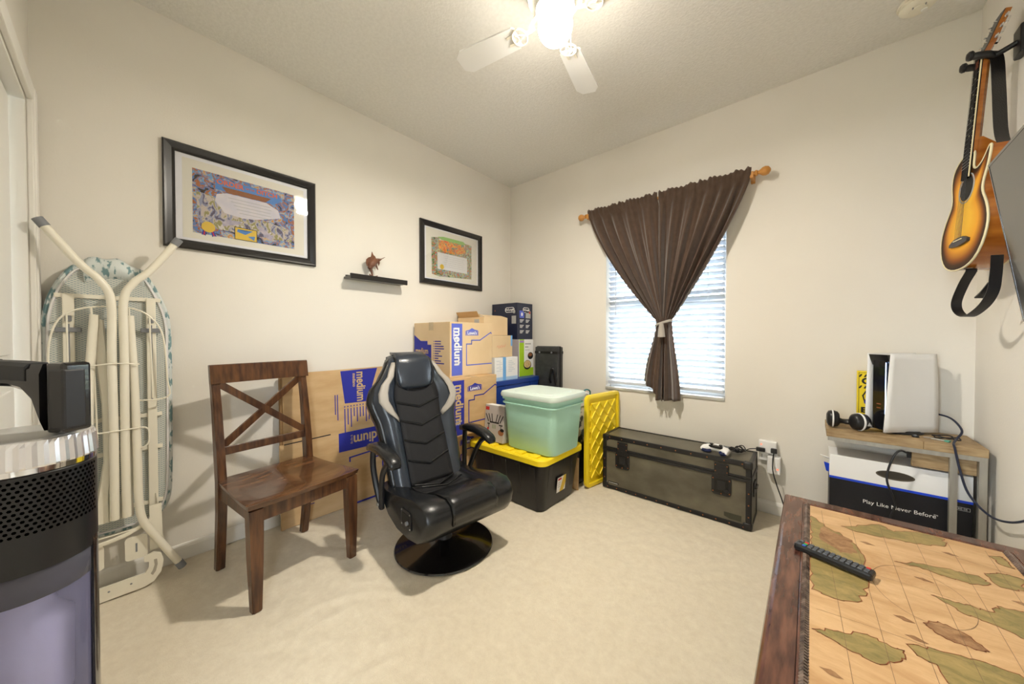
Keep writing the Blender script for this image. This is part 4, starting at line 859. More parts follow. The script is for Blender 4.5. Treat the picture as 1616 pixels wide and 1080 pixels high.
# ---- open black tote by the back wall, bag inside
to, w, d_, h = tote('storage_tote', 'black tote without its lid, by the back wall behind the leaning yellow lid', .70, 1.130, -.505, -.04, 0, .345, m_bplast, taper=.05, open_=True)
bag = thing('fabric_bag', 'patterned cream and teal fabric bag stuffed upright in the open black tote', 'bag', (.985, -.285, .015))
m_bag = M('bag_pattern', (.60, .55, .42), .85, c2=(.06, .07, .06), vs_=16, lo=.5, hi=.56, detail=5)
def lump(w_, d2, h_, seed):
    rnd = random.Random(seed); rings = []
    for k in range(10):
        t_ = k / 9; f = 1 - .25 * t_ ** 3 if t_ < .95 else .3
        ph = rnd.uniform(0, 6)
        rings.append([Vector((w_ * f * math.copysign(abs(math.cos(a)) ** .6, math.cos(a)) * (1 + .04 * math.sin(5 * a + ph)), d2 * f * math.copysign(abs(math.sin(a)) ** .6, math.sin(a)) * (1 + .05 * math.sin(4 * a + ph)), h_ * t_)) for a in [math.tau * i / 28 for i in range(28)]])
    return skin(NB(), rings)
obj('bag_body', lump(.085, .15, .62, 3), m_bag, bag, smooth=True)
obj('bag_lining', lump(.07, .13, .10, 5), m_pwhite, bag, loc=(0, 0, .575), smooth=True)
obj('bag_handle', tube(NB(), [(.06, -.08, .60), (.075, -.07, .67), (.07, 0, .70), (.075, .07, .68), (.06, .09, .60)], .006, 7, smooth=4), M('teal_cord', (.05, .22, .25), .7), bag, smooth=True)
cs = thing('cardboard_sheet', 'folded cardboard piece wedged between the yellow lidded tote and the black tote', 'cardboard', (1.115, -.530, 0))
obj('panel', bar(NB(), (-.16, .0, .0), (-.16, .008, .24), .36, .004, upv=(0, 1, 0)), m_card, cs)

# ---- yellow lid leaning upright against the wall
yl = thing('tote_lid', 'yellow tote lid with diamond ribs standing on edge beside the trunk', 'lid', (1.176, -.482, .004), -8.0)
LW, LH = .445, .700
def lr(inset, x): return [Vector((x, LW / 2 + u, LH / 2 + v)) for u, v in rrect(LW - 2 * inset, LH - 2 * inset, max(.045 - inset, .015), 5)]
obj('lid_shell', skin(NB(), [lr(.012, -.030), lr(0, -.024), lr(0, .0), lr(.006, .003), lr(.028, .003), lr(.030, -.012), lr(.05, -.014)]), m_yellow, yl, smooth=True, ang=35)
# raised field with stepped edge, and the diamond lattice of ribs
fy0, fy1, fz0, fz1 = .065, LW - .065, .065, LH - .065
obj('raised_field', bx(NB(), -.014, -.004, fy0, fy1, fz0, fz1, .004), m_yellow, yl)
nd = 3; cw_ = (fy1 - fy0) / nd; chh = (fz1 - fz0) / 5
def clipseg(a, b_):
    (y0, z0), (y1, z1) = a, b_; t0, t1 = 0.0, 1.0
    for p, q in ((-(y1 - y0), y0 - fy0), (y1 - y0, fy1 - y0), (-(z1 - z0), z0 - fz0), (z1 - z0, fz1 - z0)):
        if abs(p) < 1e-9:
            if q < 0: return None
        else:
            r_ = q / p
            if p < 0: t0 = max(t0, r_)
            else: t1 = min(t1, r_)
    if t1 - t0 < .02: return None
    return (lerp(y0, y1, t0), lerp(z0, z1, t0)), (lerp(y0, y1, t1), lerp(z0, z1, t1))
for k in range(-5, 9):
    for sgn in (1, -1):
        a = (fy0, fz0 + k * chh if sgn > 0 else fz0 + k * chh); b_ = (fy1, a[1] + sgn * chh * nd)
        sg = clipseg(a, b_)
        if sg:
            (ya, za), (yb, zb) = sg
            obj('lid_rib', bar(NB(), (-.002, ya, za), (-.002, yb, zb), .012, .012, upv=(1, 0, 0), bev=.003), m_yellow, yl)
for k in range(7):
    for yy in (fy0 - .008, fy1 + .008): box_part('lid_tab', yl, m_yellow, -.014, -.002, yy - .012, yy + .012, fz0 + .02 + k * .083, fz0 + .055 + k * .083, .003)

# ================================================================== FLATTENED CARTONS by the long wall
fb = thing('flattened_carton', 'flattened printed moving carton leaning on the wall between the wooden chair and gaming chair', 'cardboard', (.085, -2.13, 0), rot=(0, R(-2.2), 0))
b = prism(NB(), [(.0, .0), (.80, 0), (.80, .93), (.0, .922)], -.004, .004, 'yz'); obj('front_panel', b, m_card, fb)
obj('rear_panel', prism(NB(), [(-.028, .40), (-.006, .0), (.7, .0), (.7, .91), (-.004, .91), (-.012, .42)][1:5], -.016, -.008, 'yz'), m_card, fb)
obj('folded_flap', prism(NB(), [(-.016, .005), (.004, .005), (.004, .905), (-.012, .905)], -.03, -.004, 'yz'), m_edge, fb)
obj('folded_flap', prism(NB(), [(-.022, .0), (-.001, .0), (-.001, .50), (-.022, .50)], -.006, .012, 'yz'), m_card, fb)
obj('flap_slot', prism(NB(), [(.0, .497), (.265, .503), (.265, .510), (.0, .503)], .0035, .0046, 'yz'), m_pblack, fb)
F = face_mtx((.004, 0, 0), (0, 1, 0), (0, 0, 1))
shape('printed_house', [[(.335, .915), (.595, .922), (.555, .80), (.555, .735), (.525, .735), (.525, .69), (.36, .695)]], m_blue, fb, F)
text('medium', .085, m_tan, fb, F, .470, .905, rot=-90, bold=.002, sx=.75, lift=.0012); text('mediano', .030, m_tan, fb, F, .425, .895, rot=-90, bold=.0007, lift=.0012, sx=.9)
for k, L_ in enumerate((.16, .11, .13, .06, .10, .07, .07, .11, .10, .08)): shape('text_line', [rect(.355 + .021 * k, .66 - L_, .362 + .021 * k, .66), rect(.355 + .021 * k, .668, .362 + .021 * k, .678)], m_blue, fb, F)
shape('text_line', [rect(.31, .59, .316, .76), rect(.295, .63, .301, .76)], m_blue, fb, F)
shape('printed_band', [[(.315, .375), (.80, .37), (.80, .505), (.315, .50)]], m_blue, fb, F)
text('medium', .098, m_tan, fb, F, .69, .437, rot=180, bold=.002, lift=.0012, sx=.88)
text('18 x 18 x 16', .02, m_tan, fb, F, .40, .445, rot=90, bold=.0004, align='CENTER', lift=.0012, sx=.6)
shape('printed_outline', poly_line([(.385, .30), (.385, .325), (.56, .335), (.56, .285), (.62, .285), (.62, .02)], .010), m_blue, fb, F)
shape('printed_band', [rect(.40, .0, .80, .012)], m_blue, fb, F)
shape('text_line', [rect(.10, .115, .20, .122), rect(.10, .098, .16, .103)], m_blue, fb, F)

# ================================================================== TRUNK
tk = thing('road_trunk', 'long olive grey road trunk with black edging and recessed latches under the window', 'trunk', (1.710, -.208, 0))
TL, TD, TH = .470, .137, .404
box_part('trunk_body', tk, m_trunk, -TL + .004, TL - .004, -TD + .004, TD - .004, .004, .300, .003)
box_part('trunk_lid', tk, m_trunk, -TL + .004, TL - .004, -TD + .004, TD - .004, .304, TH - .004, .003)
def edge(name, x0, x1, y0, y1, z0, z1, par=tk): return box_part(name, par, m_black, x0, x1, y0, y1, z0, z1, .003)
EW = .030
for s in (-1, 1):
    y0, y1 = (-TD, -TD + .008) if s < 0 else (TD - .008, TD)
    edge('edge_strip', -TL, TL, y0, y1, .0, EW); edge('edge_strip', -TL, TL, y0, y1, TH - EW, TH); edge('edge_strip', -TL, TL, y0 - .003, y1 + .003, .284, .304); edge('edge_strip', -TL, TL, y0 - .002, y1 + .002, .306, .318)
    for q in (-1, 1): edge('edge_strip', min(q * TL, q * (TL - EW)), max(q * TL, q * (TL - EW)), y0, y1, 0, TH)
    x0, x1 = (-TL, -TL + .008) if s < 0 else (TL - .008, TL)
    for q in (-1, 1): edge('edge_strip', x0, x1, min(q * TD, q * (TD - .022)), max(q * TD, q * (TD - .022)), 0, TH)
    edge('edge_strip', x0, x1, -TD, TD, 0, .022); edge('edge_strip', x0, x1, -TD, TD, TH - .018, TH); edge('edge_strip', x0 - .002, x1 + .002, -TD, TD, .288, .314)
    edge('edge_strip', -TL, TL, min(s * TD, s * (TD - .016)), max(s * TD, s * (TD - .016)), TH - .006, TH + .001)
    edge('edge_strip', min(s * TL, s * (TL - .02)), max(s * TL, s * (TL - .02)), -TD, TD, TH - .006, TH + .001)
rv = lathe(NB(), [(0, 0), (.0042, 0), (.003, -.0022), (0, -.0028)], 8, (0, 0, 0), 'y'); rv0 = None
def rivet(x, z):
    global rv0
    if rv0 is None: rv0 = obj('rivet', rv, m_rivet, tk, (x, -TD - .0002, z))
    else: c_ = rv0.copy(); COL.objects.link(c_); c_.location = (x, -TD - .0002, z)
for k in range(13): rivet(-TL + .04 + k * .0717, .015)
for k in range(10): rivet(-TL + .055 + k * .093, TH - .015)
for z in (.08, .15, .22): rivet(-TL + .015, z); rivet(TL - .015, z)
for x in (-.315, .315):
    lt = obj('latch', prism(NB(), [(x + u, .232 + v) for u, v in rrect(.105, .120, .018, 4)], -TD - .004, -TD + .006, 'xz'), m_black, tk)
    obj('latch_dish', prism(NB(), [(x + u, .228 + v) for u, v in rrect(.078, .086, .012, 4)], -TD - .0046, -TD - .0030, 'xz'), M('dish_black', (.004, .004, .004), .5), lt)
    obj('latch_tongue', bx(NB(), x - .022, x + .022, -TD - .009, -TD - .004, .205, .262, .002), M('latch_metal', (.03, .03, .032), .35, metal=.5), lt); obj('latch_turn', lathe(NB(), [(0, 0), (.014, 0), (.012, -.006), (0, -.006)], 14, (x + .028, -TD - .004, .205), 'y'), m_dmetal, lt)
    obj('latch_keeper', bx(NB(), x - .038, x + .038, -TD - .006, -TD + .004, .300, .368, .003), m_black, tk); obj('keeper_slot', bx(NB(), x - .022, x + .022, -TD - .0068, -TD - .005, .335, .350), m_dmetal, tk)
    for dx, z in ((-.044, .19), (.044, .19), (0, .182), (-.044, .27), (.044, .27), (-.031, .355), (.031, .355), (-.031, .318), (.031, .318)):
        c_ = rv0.copy(); COL.objects.link(c_); c_.location = (x + dx, -TD - .0045, z)
for x in (-1, 1):
    for z in (0, TH - .045):
        b = NB(); bx(b, x * TL - .045 if x > 0 else -TL - .004, x * TL + .004 if x > 0 else -TL + .045, -TD - .004, -TD + .04, z - (.0 if z == 0 else .0), z + (.045 if z == 0 else .048), .012, 3); obj('corner_guard', b, m_black, tk, smooth=True)
eh = obj('end_handle', prism(NB(), [(u, .215 + v) for u, v in rrect(.10, .085, .012, 4)], TL - .004, TL + .004, 'yz'), m_black, tk); obj('grip', tube(NB(), [(TL + .004, -.035, .225), (TL + .012, -.03, .228), (TL + .012, .03, .228), (TL + .004, .035, .225)], .006, 6), m_gloss, eh)
F = face_mtx((-TL, -TD + .004, 0), (1, 0, 0), (0, 0, 1))
shape('name_plate', [rect(.045, .042, .125, .058)], m_black, tk, F, .001); shape('name_plate', [rect(.058, .047, .118, .050), [(.049, .046), (.056, .046), (.0525, .054)]], m_pwhite, tk, F, .0014)
shape('dark_plate', [[(.80, .075), (.89, .075), (.89, .04), (.83, .04), (.80, .05)]], M('plate_olive', (.05, .05, .035), .4), tk, F, .001)

# ---- controller on the trunk
gp = thing('game_controller', 'white and black game controller lying on the trunk lid', 'controller', (1.985, -.262, TH + .002), -10)
rings = []
for x, y0, y1, h_ in ((-.078, -.055, -.028, .014), (-.074, -.062, .012, .030), (-.060, -.060, .030, .038), (-.045, -.035, .040, .040), (-.02, -.018, .042, .038), (0, -.015, .042, .037), (.02, -.018, .042, .038), (.045, -.035, .040, .040), (.060, -.060, .030, .038), (.074, -.062, .012, .030), (.078, -.055, -.028, .014)):
    cy, ry = (y0 + y1) / 2, (y1 - y0) / 2
    rings.append([Vector((x, cy + ry * math.cos(a), .022 + h_ * .55 * math.sin(a))) for a in [math.tau * k / 14 for k in range(14)]])
obj('shell', skin(NB(), rings), m_wplast, gp, smooth=True, ang=80)
obj('centre_panel', prism(NB(), [(-.04, -.022), (.04, -.022), (.034, .0), (.02, .005), (-.02, .005), (-.034, 0)], .03, .044, 'xy'), m_black, gp); box_part('touchpad', gp, m_wplast, -.026, .026, .005, .038, .036, .0445, .003)
for s in (-1, 1):
    obj('thumbstick', lathe(NB(), [(.006, .04), (.006, .049), (.011, .050), (.010, .055), (0, .054)], 14, (.027 * s, -.012, 0)), m_black, gp, smooth=True); box_part('trigger', gp, m_black, .03 * s - .018 + .012 * s, .03 * s + .018 + .012 * s, .034, .048, .012, .036, .005)
    b = NB(); obj('inner_trim', tube(b, [(.078 * s * .88, -.058, .018), (.045 * s, -.042, .008), (.03 * s, -.022, .01)], .011, 8, smooth=3), M('trim_navy', (.01, .02, .09), .3), gp, smooth=True)
    for dx, dy in ((0, .009), (0, -.009), (.009, 0), (-.009, 0)): obj('button', lathe(NB(), [(.0038, .040), (.0036, .046), (0, .0465)], 10, (.052 * s + dx, .012 + dy, 0)), m_grey, gp, smooth=True)
cb = thing('cable_bundle', 'tangled black charging cable coiled on the trunk behind the controller', 'cable', (2.085, -.185, TH + .001))
rnd = random.Random(4)
for k in range(4):
    pts = []; ph = rnd.uniform(0, 6); r1, r2 = rnd.uniform(.028, .045), rnd.uniform(.015, .03); tz = rnd.uniform(.008, .03)
    for i in range(18): a = math.tau * i / 18; pts.append((r1 * math.cos(a + ph) + .01 * k - .015, r2 * math.sin(a + ph), .008 + tz * (1 + math.sin(a * 2 + ph)) * .5 + .004 * k))
    obj('cable_loop', tube(NB(), pts, .0032, 6, closed=True), m_cable, cb, smooth=True)
obj('cable_wrap', bx(NB(), -.012, .012, -.02, .02, .004, .03, .006), m_cable, cb)

# ---- outlet, adapters, cords
wo = thing('wall_outlet', 'white surge outlet cover with red indicator on the back wall beside the trunk', 'outlet', (2.232, 0, .40))
box_part('plate', wo, m_wplast, -.052, .045, -.006, 0, -.06, .07, .002)
box_part('surge_tap', wo, m_wplast, -.050, .044, -.040, -.006, -.005, .075, .006)
box_part('surge_tap_skirt', wo, m_wplast, -.048, .0, -.028, -.006, -.055, -.005, .004)
obj('indicator', lathe(NB(), [(0, 0), (.005, 0), (.004, -.002), (0, -.002)], 10, (-.036, -.040, .050), 'y'), M('red_led', (.6, .02, .02), .4, emit=(1, .12, .06), es=.35), wo)
for v in (-.034, -.026, -.018): box_part('socket_slot', wo, m_grey, -.036, -.030, -.0288, -.0278, v - .003, v + .003)
ad = thing('power_adapter', 'white block power adapter plugged under the surge outlet', 'adapter', (2.262, -.006, .328))
box_part('adapter_body', ad, m_wplast, -.034, .034, -.048, 0, -.055, .055, .006); obj('indicator', lathe(NB(), [(0, 0), (.005, 0), (.004, -.002), (0, -.002)], 10, (.02, -.048, -.02), 'y'), MATS['red_led'], ad)
p1 = thing('charging_plug', 'flat black plug with cable running from the outlet to the trunk', 'cable', (2.196, -.041, .418))
box_part('plug', p1, m_black, -.026, .022, -.022, 0, -.012, .012, .004); obj('cord', tube(NB(), [(-.026, -.012, .0), (-.06, -.04, -.002), (-.085, -.10, -.010), (-.11, -.13, -.0085), (-.14, -.14, -.0085)], .003, 7, smooth=5), m_cable, p1, smooth=True)
p2 = thing('power_lead', 'black power cord hanging from the outlet down behind the map table', 'cable', (2.262, -.041, .425))
box_part('plug', p2, m_black, -.016, .016, -.020, 0, -.018, .012, .004); obj('cord', tube(NB(), [(0, -.014, -.015), (-.004, -.024, -.06), (.0, -.060, -.12), (.02, -.064, -.2), (.045, -.08, -.27), (.07, -.11, -.345), (.10, -.19, -.41), (.16, -.36, -.42)], .0034, 7, smooth=5), m_cable, p2, smooth=True)

# ================================================================== CORNER SHELF WITH CONSOLE
sh = thing('corner_shelf', 'weathered wood and steel shelf table in the corner, holding the game console', 'shelf', (2.76, -.155, 0))
for x0, x1 in ((-.260, .075), (.0755, .260)): box_part('top_board', sh, m_oak, x0, x1, -.145, .140, .617, .655, .002)
b = NB(); bx(b, -.255, .258, -.143, -.123, .597, .617); bx(b, -.255, .258, .118, .138, .597, .617); bx(b, -.255, -.235, -.123, .118, .597, .617); bx(b, .238, .258, -.123, .118, .597, .617)
obj('steel_rim', b, m_steel, sh)
for x, y in ((.165, -.133), (.246, -.133), (.246, .128)): box_part('leg', sh, m_steel, x - .0115, x + .0115, y - .0115, y + .0115, 0, .597, .001)
box_part('foot_bar', sh, m_steel, .235, .257, -.120, .116, .0, .02)
box_part('hanging_drawer', sh, m_oak, .043, .2345, -.120, -.098, .525, .597, .002)
box_part('drawer_bracket', sh, m_black, .028, .042, -.115, -.100, .56, .597, .002)

cbx = thing('console_box', 'black and white console carton with a blue stripe under the corner shelf', 'box', (2.757, -.155, 0))
box_part('carton_body', cbx, M('carton_black', (.008, .008, .012), .45), -.242, .234, -.095, .085, 0, .388, .002)
box_part('carton_sleeve', cbx, m_pwhite, -.242, .234, -.095, .085, .3975, .512, .002); box_part('blue_stripe', cbx, M('stripe_blue', (.01, .06, .65), .4), -.2425, .2345, -.0955, .0855, .387, .398)
F = face_mtx((-.242, -.095, 0), (1, 0, 0), (0, 0, 1))
shape('hand_hole', [ell(.238, .455, .066, .022, 28)], M('hole_brown', (.10, .085, .06), .9), cbx, F)
shape('hand_hole', [ell(.238, .457, .060, .017, 28)], M('hole_dark', (.05, .042, .032), .9), cbx, F, .001)
text('Play Like Never Before', .0265, m_pwhite, cbx, F, .127, .296, bold=.0, lift=.0012, sx=.98); text('TM', .010, m_pwhite, cbx, F, .362, .303, lift=.0012)
shape('badge', poly_line([(.425, .352), (.468, .352), (.468, .366), (.425, .366), (.425, .352)], .0012), m_pwhite, cbx, F); text('825 GB', .009, m_pwhite, cbx, F, .4465, .359, align='CENTER', lift=.0012)
obj('torn_flap', bar(NB(), (-.240, .0, .46), (-.262, -.02, .478), .05, .003), m_pwhite, cbx); obj('torn_flap', bar(NB(), (-.242, -.04, .40), (-.252, -.05, .45), .03, .003), MATS['stripe_blue'], cbx)

ps = thing('game_console', 'tall white and black game console standing upright on the corner shelf', 'game console', (2.785, -.140, .655), 41.05)
obj('stand', lathe(NB(), [(0, 0), (.055, 0), (.058, .004), (.05, .016), (0, .018)], 28, (.01, 0, 0), sx=1.5), m_black, ps, smooth=True)
b = skin(NB(), [[Vector((x, y * k_, z)) for x, y in ((-.115, -.030), (-.100, -.036), (.11, -.036), (.12, -.03), (.12, .03), (.11, .036), (-.10, .036), (-.115, .030))] for z, k_ in ((.018, 1), (.30, 1), (.36, 1.0), (.395, .9))]); obj('core', b, m_gloss, ps, smooth=True)
def panel_bm(s):
    bm = NB(); rows = []
    for k in range(13):
        t = k / 12; z = .012 + .393 * t; xa = lerp(-.138, -.118, t) - .0; xb = lerp(.132, .120, t)
        row = []
        for j in range(11):
            q = j / 10; x = lerp(xa, xb, q)
            y = s * (.045 + .010 * t ** 3 * (1 - q) + .004 * math.sin(math.pi * t) - .003 * math.sin(math.pi * q))
            row.append(Vector((x, y, z)))
        rows.append(row)
    return overlay(rows)
for s in (-1, 1): solid(obj('side_panel', panel_bm(s), m_wplast, ps, smooth=True, ang=80), .005)
b = skin(NB(), [[Vector((x, y, z)) for x, y in ((-.125 + .02 * k_, -.044), (-.118 + .02 * k_, -.048), (-.10, -.046), (-.10, .046), (-.118 + .02 * k_, .048), (-.125 + .02 * k_, .044))] for z, k_ in ((.345, 1.0), (.375, .4), (.400, 0))]); obj('collar_tip', b, m_gloss, ps, smooth=True)
obj('light_bar', bx(NB(), -.1185, -.1165, -.034, -.031, .10, .36), M('led_pale', (.5, .7, .9), .3, emit=(.4, .6, 1), es=.6), ps); box_part('usb_port', ps, m_rivet, -.1165, -.1148, -.010, .010, .145, .150); box_part('usb_port', ps, m_rivet, -.1165, -.1148, -.010, .010, .125, .130)

hp = thing('headphones', 'black over-ear headphones with pale rings lying at the shelf end', 'headphones', (2.578, -.222, .655), 12)
for x, y, z, w_ in ((-.052, .005, .048, .050), (.046, -.025, .047, .072)):
    rot = (0, 0, R(-8 if x < 0 else 22))
    hcup = obj('ear_cup', lathe(NB(), [(0, -.5 * w_), (.026, -.5 * w_), (.040, -.36 * w_), (.044, -.1 * w_), (.044, .1 * w_), (.040, .36 * w_), (.030, .5 * w_), (0, .5 * w_)], 28, (0, 0, 0), 'x', sx=.85, sy=1.0), m_black, hp, (x, y, z), rot, smooth=True, ang=50)
    obj('pale_ring', lathe(NB(), [(.0435, -.10 * w_), (.0460, -.08 * w_), (.0460, .02 * w_), (.0435, .04 * w_)], 28, (0, 0, 0), 'x', sx=.85, sy=1.0), m_pwhite, hcup, smooth=True)
F = face_mtx((.042 + .02, -.0635, .035), (1, .4, 0), (0, 0, 1)); shape('cup_emblem', [[(0, 0), (.02, 0), (.010, .02)]], m_pgrey, hp, F, .002)
obj('headband', tube(NB(), [(-.052, .02, .060), (-.045, .07, .035), (-.02, .115, .018), (.02, .125, .016), (.055, .09, .026), (.055, .02, .055)], .010, 8, smooth=5, flat=1.3), m_black, hp, smooth=True)
obj('yoke', tube(NB(), [(-.028, .0, .045), (.0, -.005, .035), (.02, -.015, .042)], .011, 8, smooth=3), m_black, hp, smooth=True)

yb = thing('yellow_box', 'yellow headphone box with black caution stripes behind the game console', 'box', (2.685, -.045, .655))
box_part('carton_body', yb, M('caution_yellow', (.86, .66, .01), .5), -.055, .055, -.022, .022, 0, .300, .001)
F = face_mtx((-.055, -.022, 0), (1, 0, 0), (0, 0, 1))
for v in (.205, .268):
    for k in range(4): shape('caution_stripe', [[(.004 + .02 * k, v), (.012 + .02 * k, v), (.020 + .02 * k, v + .016), (.012 + .02 * k, v + .016)]], m_pblack, yb, F)
shape('border', poly_line([(.006, .006), (.104, .006), (.104, .292), (.006, .292), (.006, .006)], .002), m_pblack, yb, F)
text('CA', .046, m_pblack, yb, F, .016, .245, bold=.002, lift=.001, sx=1.1); text('EX', .040, m_pblack, yb, F, .014, .085, bold=.002, lift=.001, sx=1.2)
shape('printed_headphones', poly_line([(.05, .120), (.028, .140), (.022, .165), (.034, .190), (.055, .196)], .006), m_pblack, yb, F); shape('printed_headphones', [ell(.052, .132, .026, .021, 20)], m_blue, yb, F, .001)

ks = thing('flash_drive', 'small silver and green keyring drive lying on the corner shelf', 'flash drive', (2.875, -.215, .655), -28)
box_part('drive_body', ks, m_steel, -.002, .052, -.010, .010, 0, .007, .002); box_part('drive_cap', ks, M('drive_green', (.10, .35, .25), .4), .040, .056, -.0105, .0105, 0, .0078, .002); obj('key_ring', tube(NB(), [(-.014 + .014 * math.cos(a), .012 * math.sin(a), .003) for a in [math.tau * k / 16 for k in range(16)]], .002, 6, closed=True), m_chrome, ks, smooth=True)
dg = thing('usb_dongle', 'tiny black puck lying in front of the game console on the shelf', 'adapter', (2.822, -.218, .655))
obj('puck', lathe(NB(), [(0, 0), (.012, 0), (.013, .004), (.011, .009), (0, .009)], 16), m_black, dg, smooth=True); obj('cap', lathe(NB(), [(0, .009), (.006, .009), (.005, .011), (0, .011)], 12), m_grey, dg)
cc = thing('console_cable', 'black cable from the console coiling over the shelf edge towards the right wall', 'cable', (2.93, -.2, .655))
def rel(pts, o): return [tuple(Vector(p) - Vector(o)) for p in pts]
o_ = (2.93, -.2, .655)
obj('cord', tube(NB(), rel([(2.862, -.040, .757), (2.900, -.060, .758), (2.948, -.12, .750), (2.968, -.19, .708), (2.945, -.235, .675), (2.926, -.285, .662), (2.923, -.318, .645), (2.934, -.335, .56), (2.954, -.36, .465), (2.992, -.42, .410), (3.008, -.55, .438), (3.012, -.70, .51), (3.016, -.80, .58), (3.02, -.95, .75), (3.025, -1.05, 1.0), (3.02, -1.10, 1.25)], o_), .0042, 8, smooth=6), m_bcable, cc, smooth=True)
obj('coil', tube(NB(), rel([(2.93 + .04 * math.cos(a), -.165 + .022 * math.sin(a), .660 + .004 * math.sin(3 * a)) for a in [math.tau * k / 20 for k in range(20)]], o_), .003, 6, closed=True), m_cable, cc, smooth=True)
obj('coil', tube(NB(), rel([(2.915 + .032 * math.cos(a), -.17 + .028 * math.sin(a), .666 + .004 * math.sin(2 * a)) for a in [math.tau * k / 20 for k in range(20)]], o_), .003, 6, closed=True), m_cable, cc, smooth=True)
hcab = tag(obj('hanging_cable', tube(NB(), [(2.800, -.262, .585), (2.785, -.30, .59), (2.762, -.318, .60), (2.742, -.325, .578), (2.722, -.326, .506), (2.718, -.327, .443), (2.738, -.327, .372), (2.745, -.327, .328), (2.731, -.327, .277), (2.715, -.327, .15), (2.70, -.33, .02), (2.66, -.38, .006)], .0045, 8, smooth=6), m_cable, smooth=True), 'black cable hanging in front of the console carton from under the shelf', 'cable')

# ================================================================== MAP TABLE
mt_ = thing('map_coffee_table', 'dark wood coffee table with an old world map top and rope moulding', 'table', (2.668, -1.4675, 0))
TX, TY, TZ = .316, .6135, .460
RW = .062
def rail_prof(w_): return [(0, -.040), (0, -.014), (.003, -.006), (.008, -.002), (.014, 0), (w_, 0), (w_, -.040)]
cs_ = [(-TX, -TY), (TX, -TY), (TX, TY), (-TX, TY)]; in_ = [(1, 1), (-1, 1), (-1, -1), (1, -1)]
m_rail = M('table_wood', (.055, .020, .014), .22, c2=(.15, .062, .038), vs_=8, stretch=(8, 1.2, 1), detail=6, coat=.2)
for i in range(4):
    j = (i + 1) % 4; ww = RW
    obj('top_rail', skin(NB(), [[Vector((c_[0] + s_[0] * q, c_[1] + s_[1] * q, TZ + z)) for q, z in rail_prof(ww)] for c_, s_ in ((cs_[i], in_[i]), (cs_[j], in_[j]))]), m_rail, mt_)
ix, iy = TX - RW, TY - RW
box_part('groove', mt_, m_pblack, -ix, ix, -iy, iy, TZ - .030, TZ - .006)
for a, b_ in (((-ix + .004, -iy), (-ix + .004, iy)), ((ix - .004, -iy), (ix - .004, iy)), ((-ix, iy - .004), (ix, iy - .004)), ((-ix, -iy + .004), (ix, -iy + .004))):
    obj('moulding', bar(NB(), (*a, TZ - .004), (*b_, TZ - .004), .006, .008, bev=.002), m_rail, mt_)
m_rope = M('rope_dark', (.05, .032, .026), .22, c2=(.20, .14, .11), vs_=40, coat=.3)
for x in (-ix + .013, ix - .013):
    b = NB(); n_ = 120
    for k in range(n_):
        y = lerp(-iy + .01, iy - .01, k / (n_ - 1)); tube(b, [(x - .0075, y - .005, TZ - .004), (x, y, TZ + .0025), (x + .0075, y + .005, TZ - .004)], .0036, 5)
    obj('rope_moulding', b, m_rope, mt_, smooth=True, kind='stuff')
mx0 = ix - .021
m_map = M('old_map', (.46, .26, .11), .45, c2=(.68, .45, .24), vs_=9, stretch=(.5, 1.6, 1), detail=12, lo=.28, hi=.66, coat=.05, bump=.05, bs=300)
mp_ = box_part('map_panel', mt_, m_map, -mx0, mx0, -iy + .008, iy - .008, TZ - .02, TZ - .003)
m_land = M('map_land_olive', (.17, .15, .05), .45, c2=(.44, .31, .12), vs_=24, stretch=(.7, 1.4, 1), detail=10, lo=.3, hi=.72); m_land2 = M('map_land_brown', (.20, .09, .035), .45, c2=(.40, .23, .11), vs_=26, detail=10)
for m_ in (m_map, m_land, m_land2):
    for n_ in m_.node_tree.nodes:
        if n_.type == 'TEX_NOISE' and n_.inputs['Scale'].default_value < 100: n_.inputs['Roughness'].default_value = .72; n_.inputs['Distortion'].default_value = .8
LANDS = [[(2.44, -1.03), (2.491, -1.106), (2.545, -1.149), (2.563, -1.24), (2.557, -1.429), (2.532, -1.521), (2.485, -1.545), (2.442, -1.537), (2.439, -1.41), (2.440, -1.259), (2.44, -1.134)],
 [(2.522, -1.054), (2.627, -.946), (2.66, -.982), (2.725, -.930), (2.781, -.934), (2.769, -1.002), (2.703, -1.039), (2.638, -1.054), (2.569, -1.069)],
 [(2.631, -1.217), (2.697, -1.176), (2.757, -1.164), (2.802, -1.156), (2.817, -1.187), (2.774, -1.225), (2.729, -1.219), (2.685, -1.21)],
 [(2.819, -1.125), (2.867, -1.089), (2.894, -1.096), (2.874, -1.171), (2.832, -1.188)],
 [(2.681, -1.356), (2.735, -1.353), (2.78, -1.346), (2.798, -1.306), (2.841, -1.292), (2.886, -1.32), (2.86, -1.45), (2.811, -1.435), (2.771, -1.405), (2.725, -1.401)],
 [(2.644, -1.509), (2.669, -1.48), (2.707, -1.489), (2.734, -1.529), (2.722, -1.54), (2.682, -1.543), (2.657, -1.532)],
 [(2.442, -1.705), (2.48, -1.68), (2.538, -1.643), (2.578, -1.653), (2.595, -1.65), (2.587, -1.686), (2.547, -1.732), (2.502, -1.725), (2.466, -1.712)],
 [(2.602, -1.62), (2.645, -1.6), (2.7, -1.582), (2.744, -1.577), (2.82, -1.60), (2.87, -1.70), (2.80, -1.86), (2.72, -1.90), (2.66, -1.78), (2.641, -1.655), (2.611, -1.647)],
 [(2.860, -.986), (2.89, -.967), (2.893, -.999), (2.893, -1.035), (2.875, -1.034)]]
F = Matrix.Translation((-2.668, 1.4675, TZ - .003))
rnd = random.Random(11)
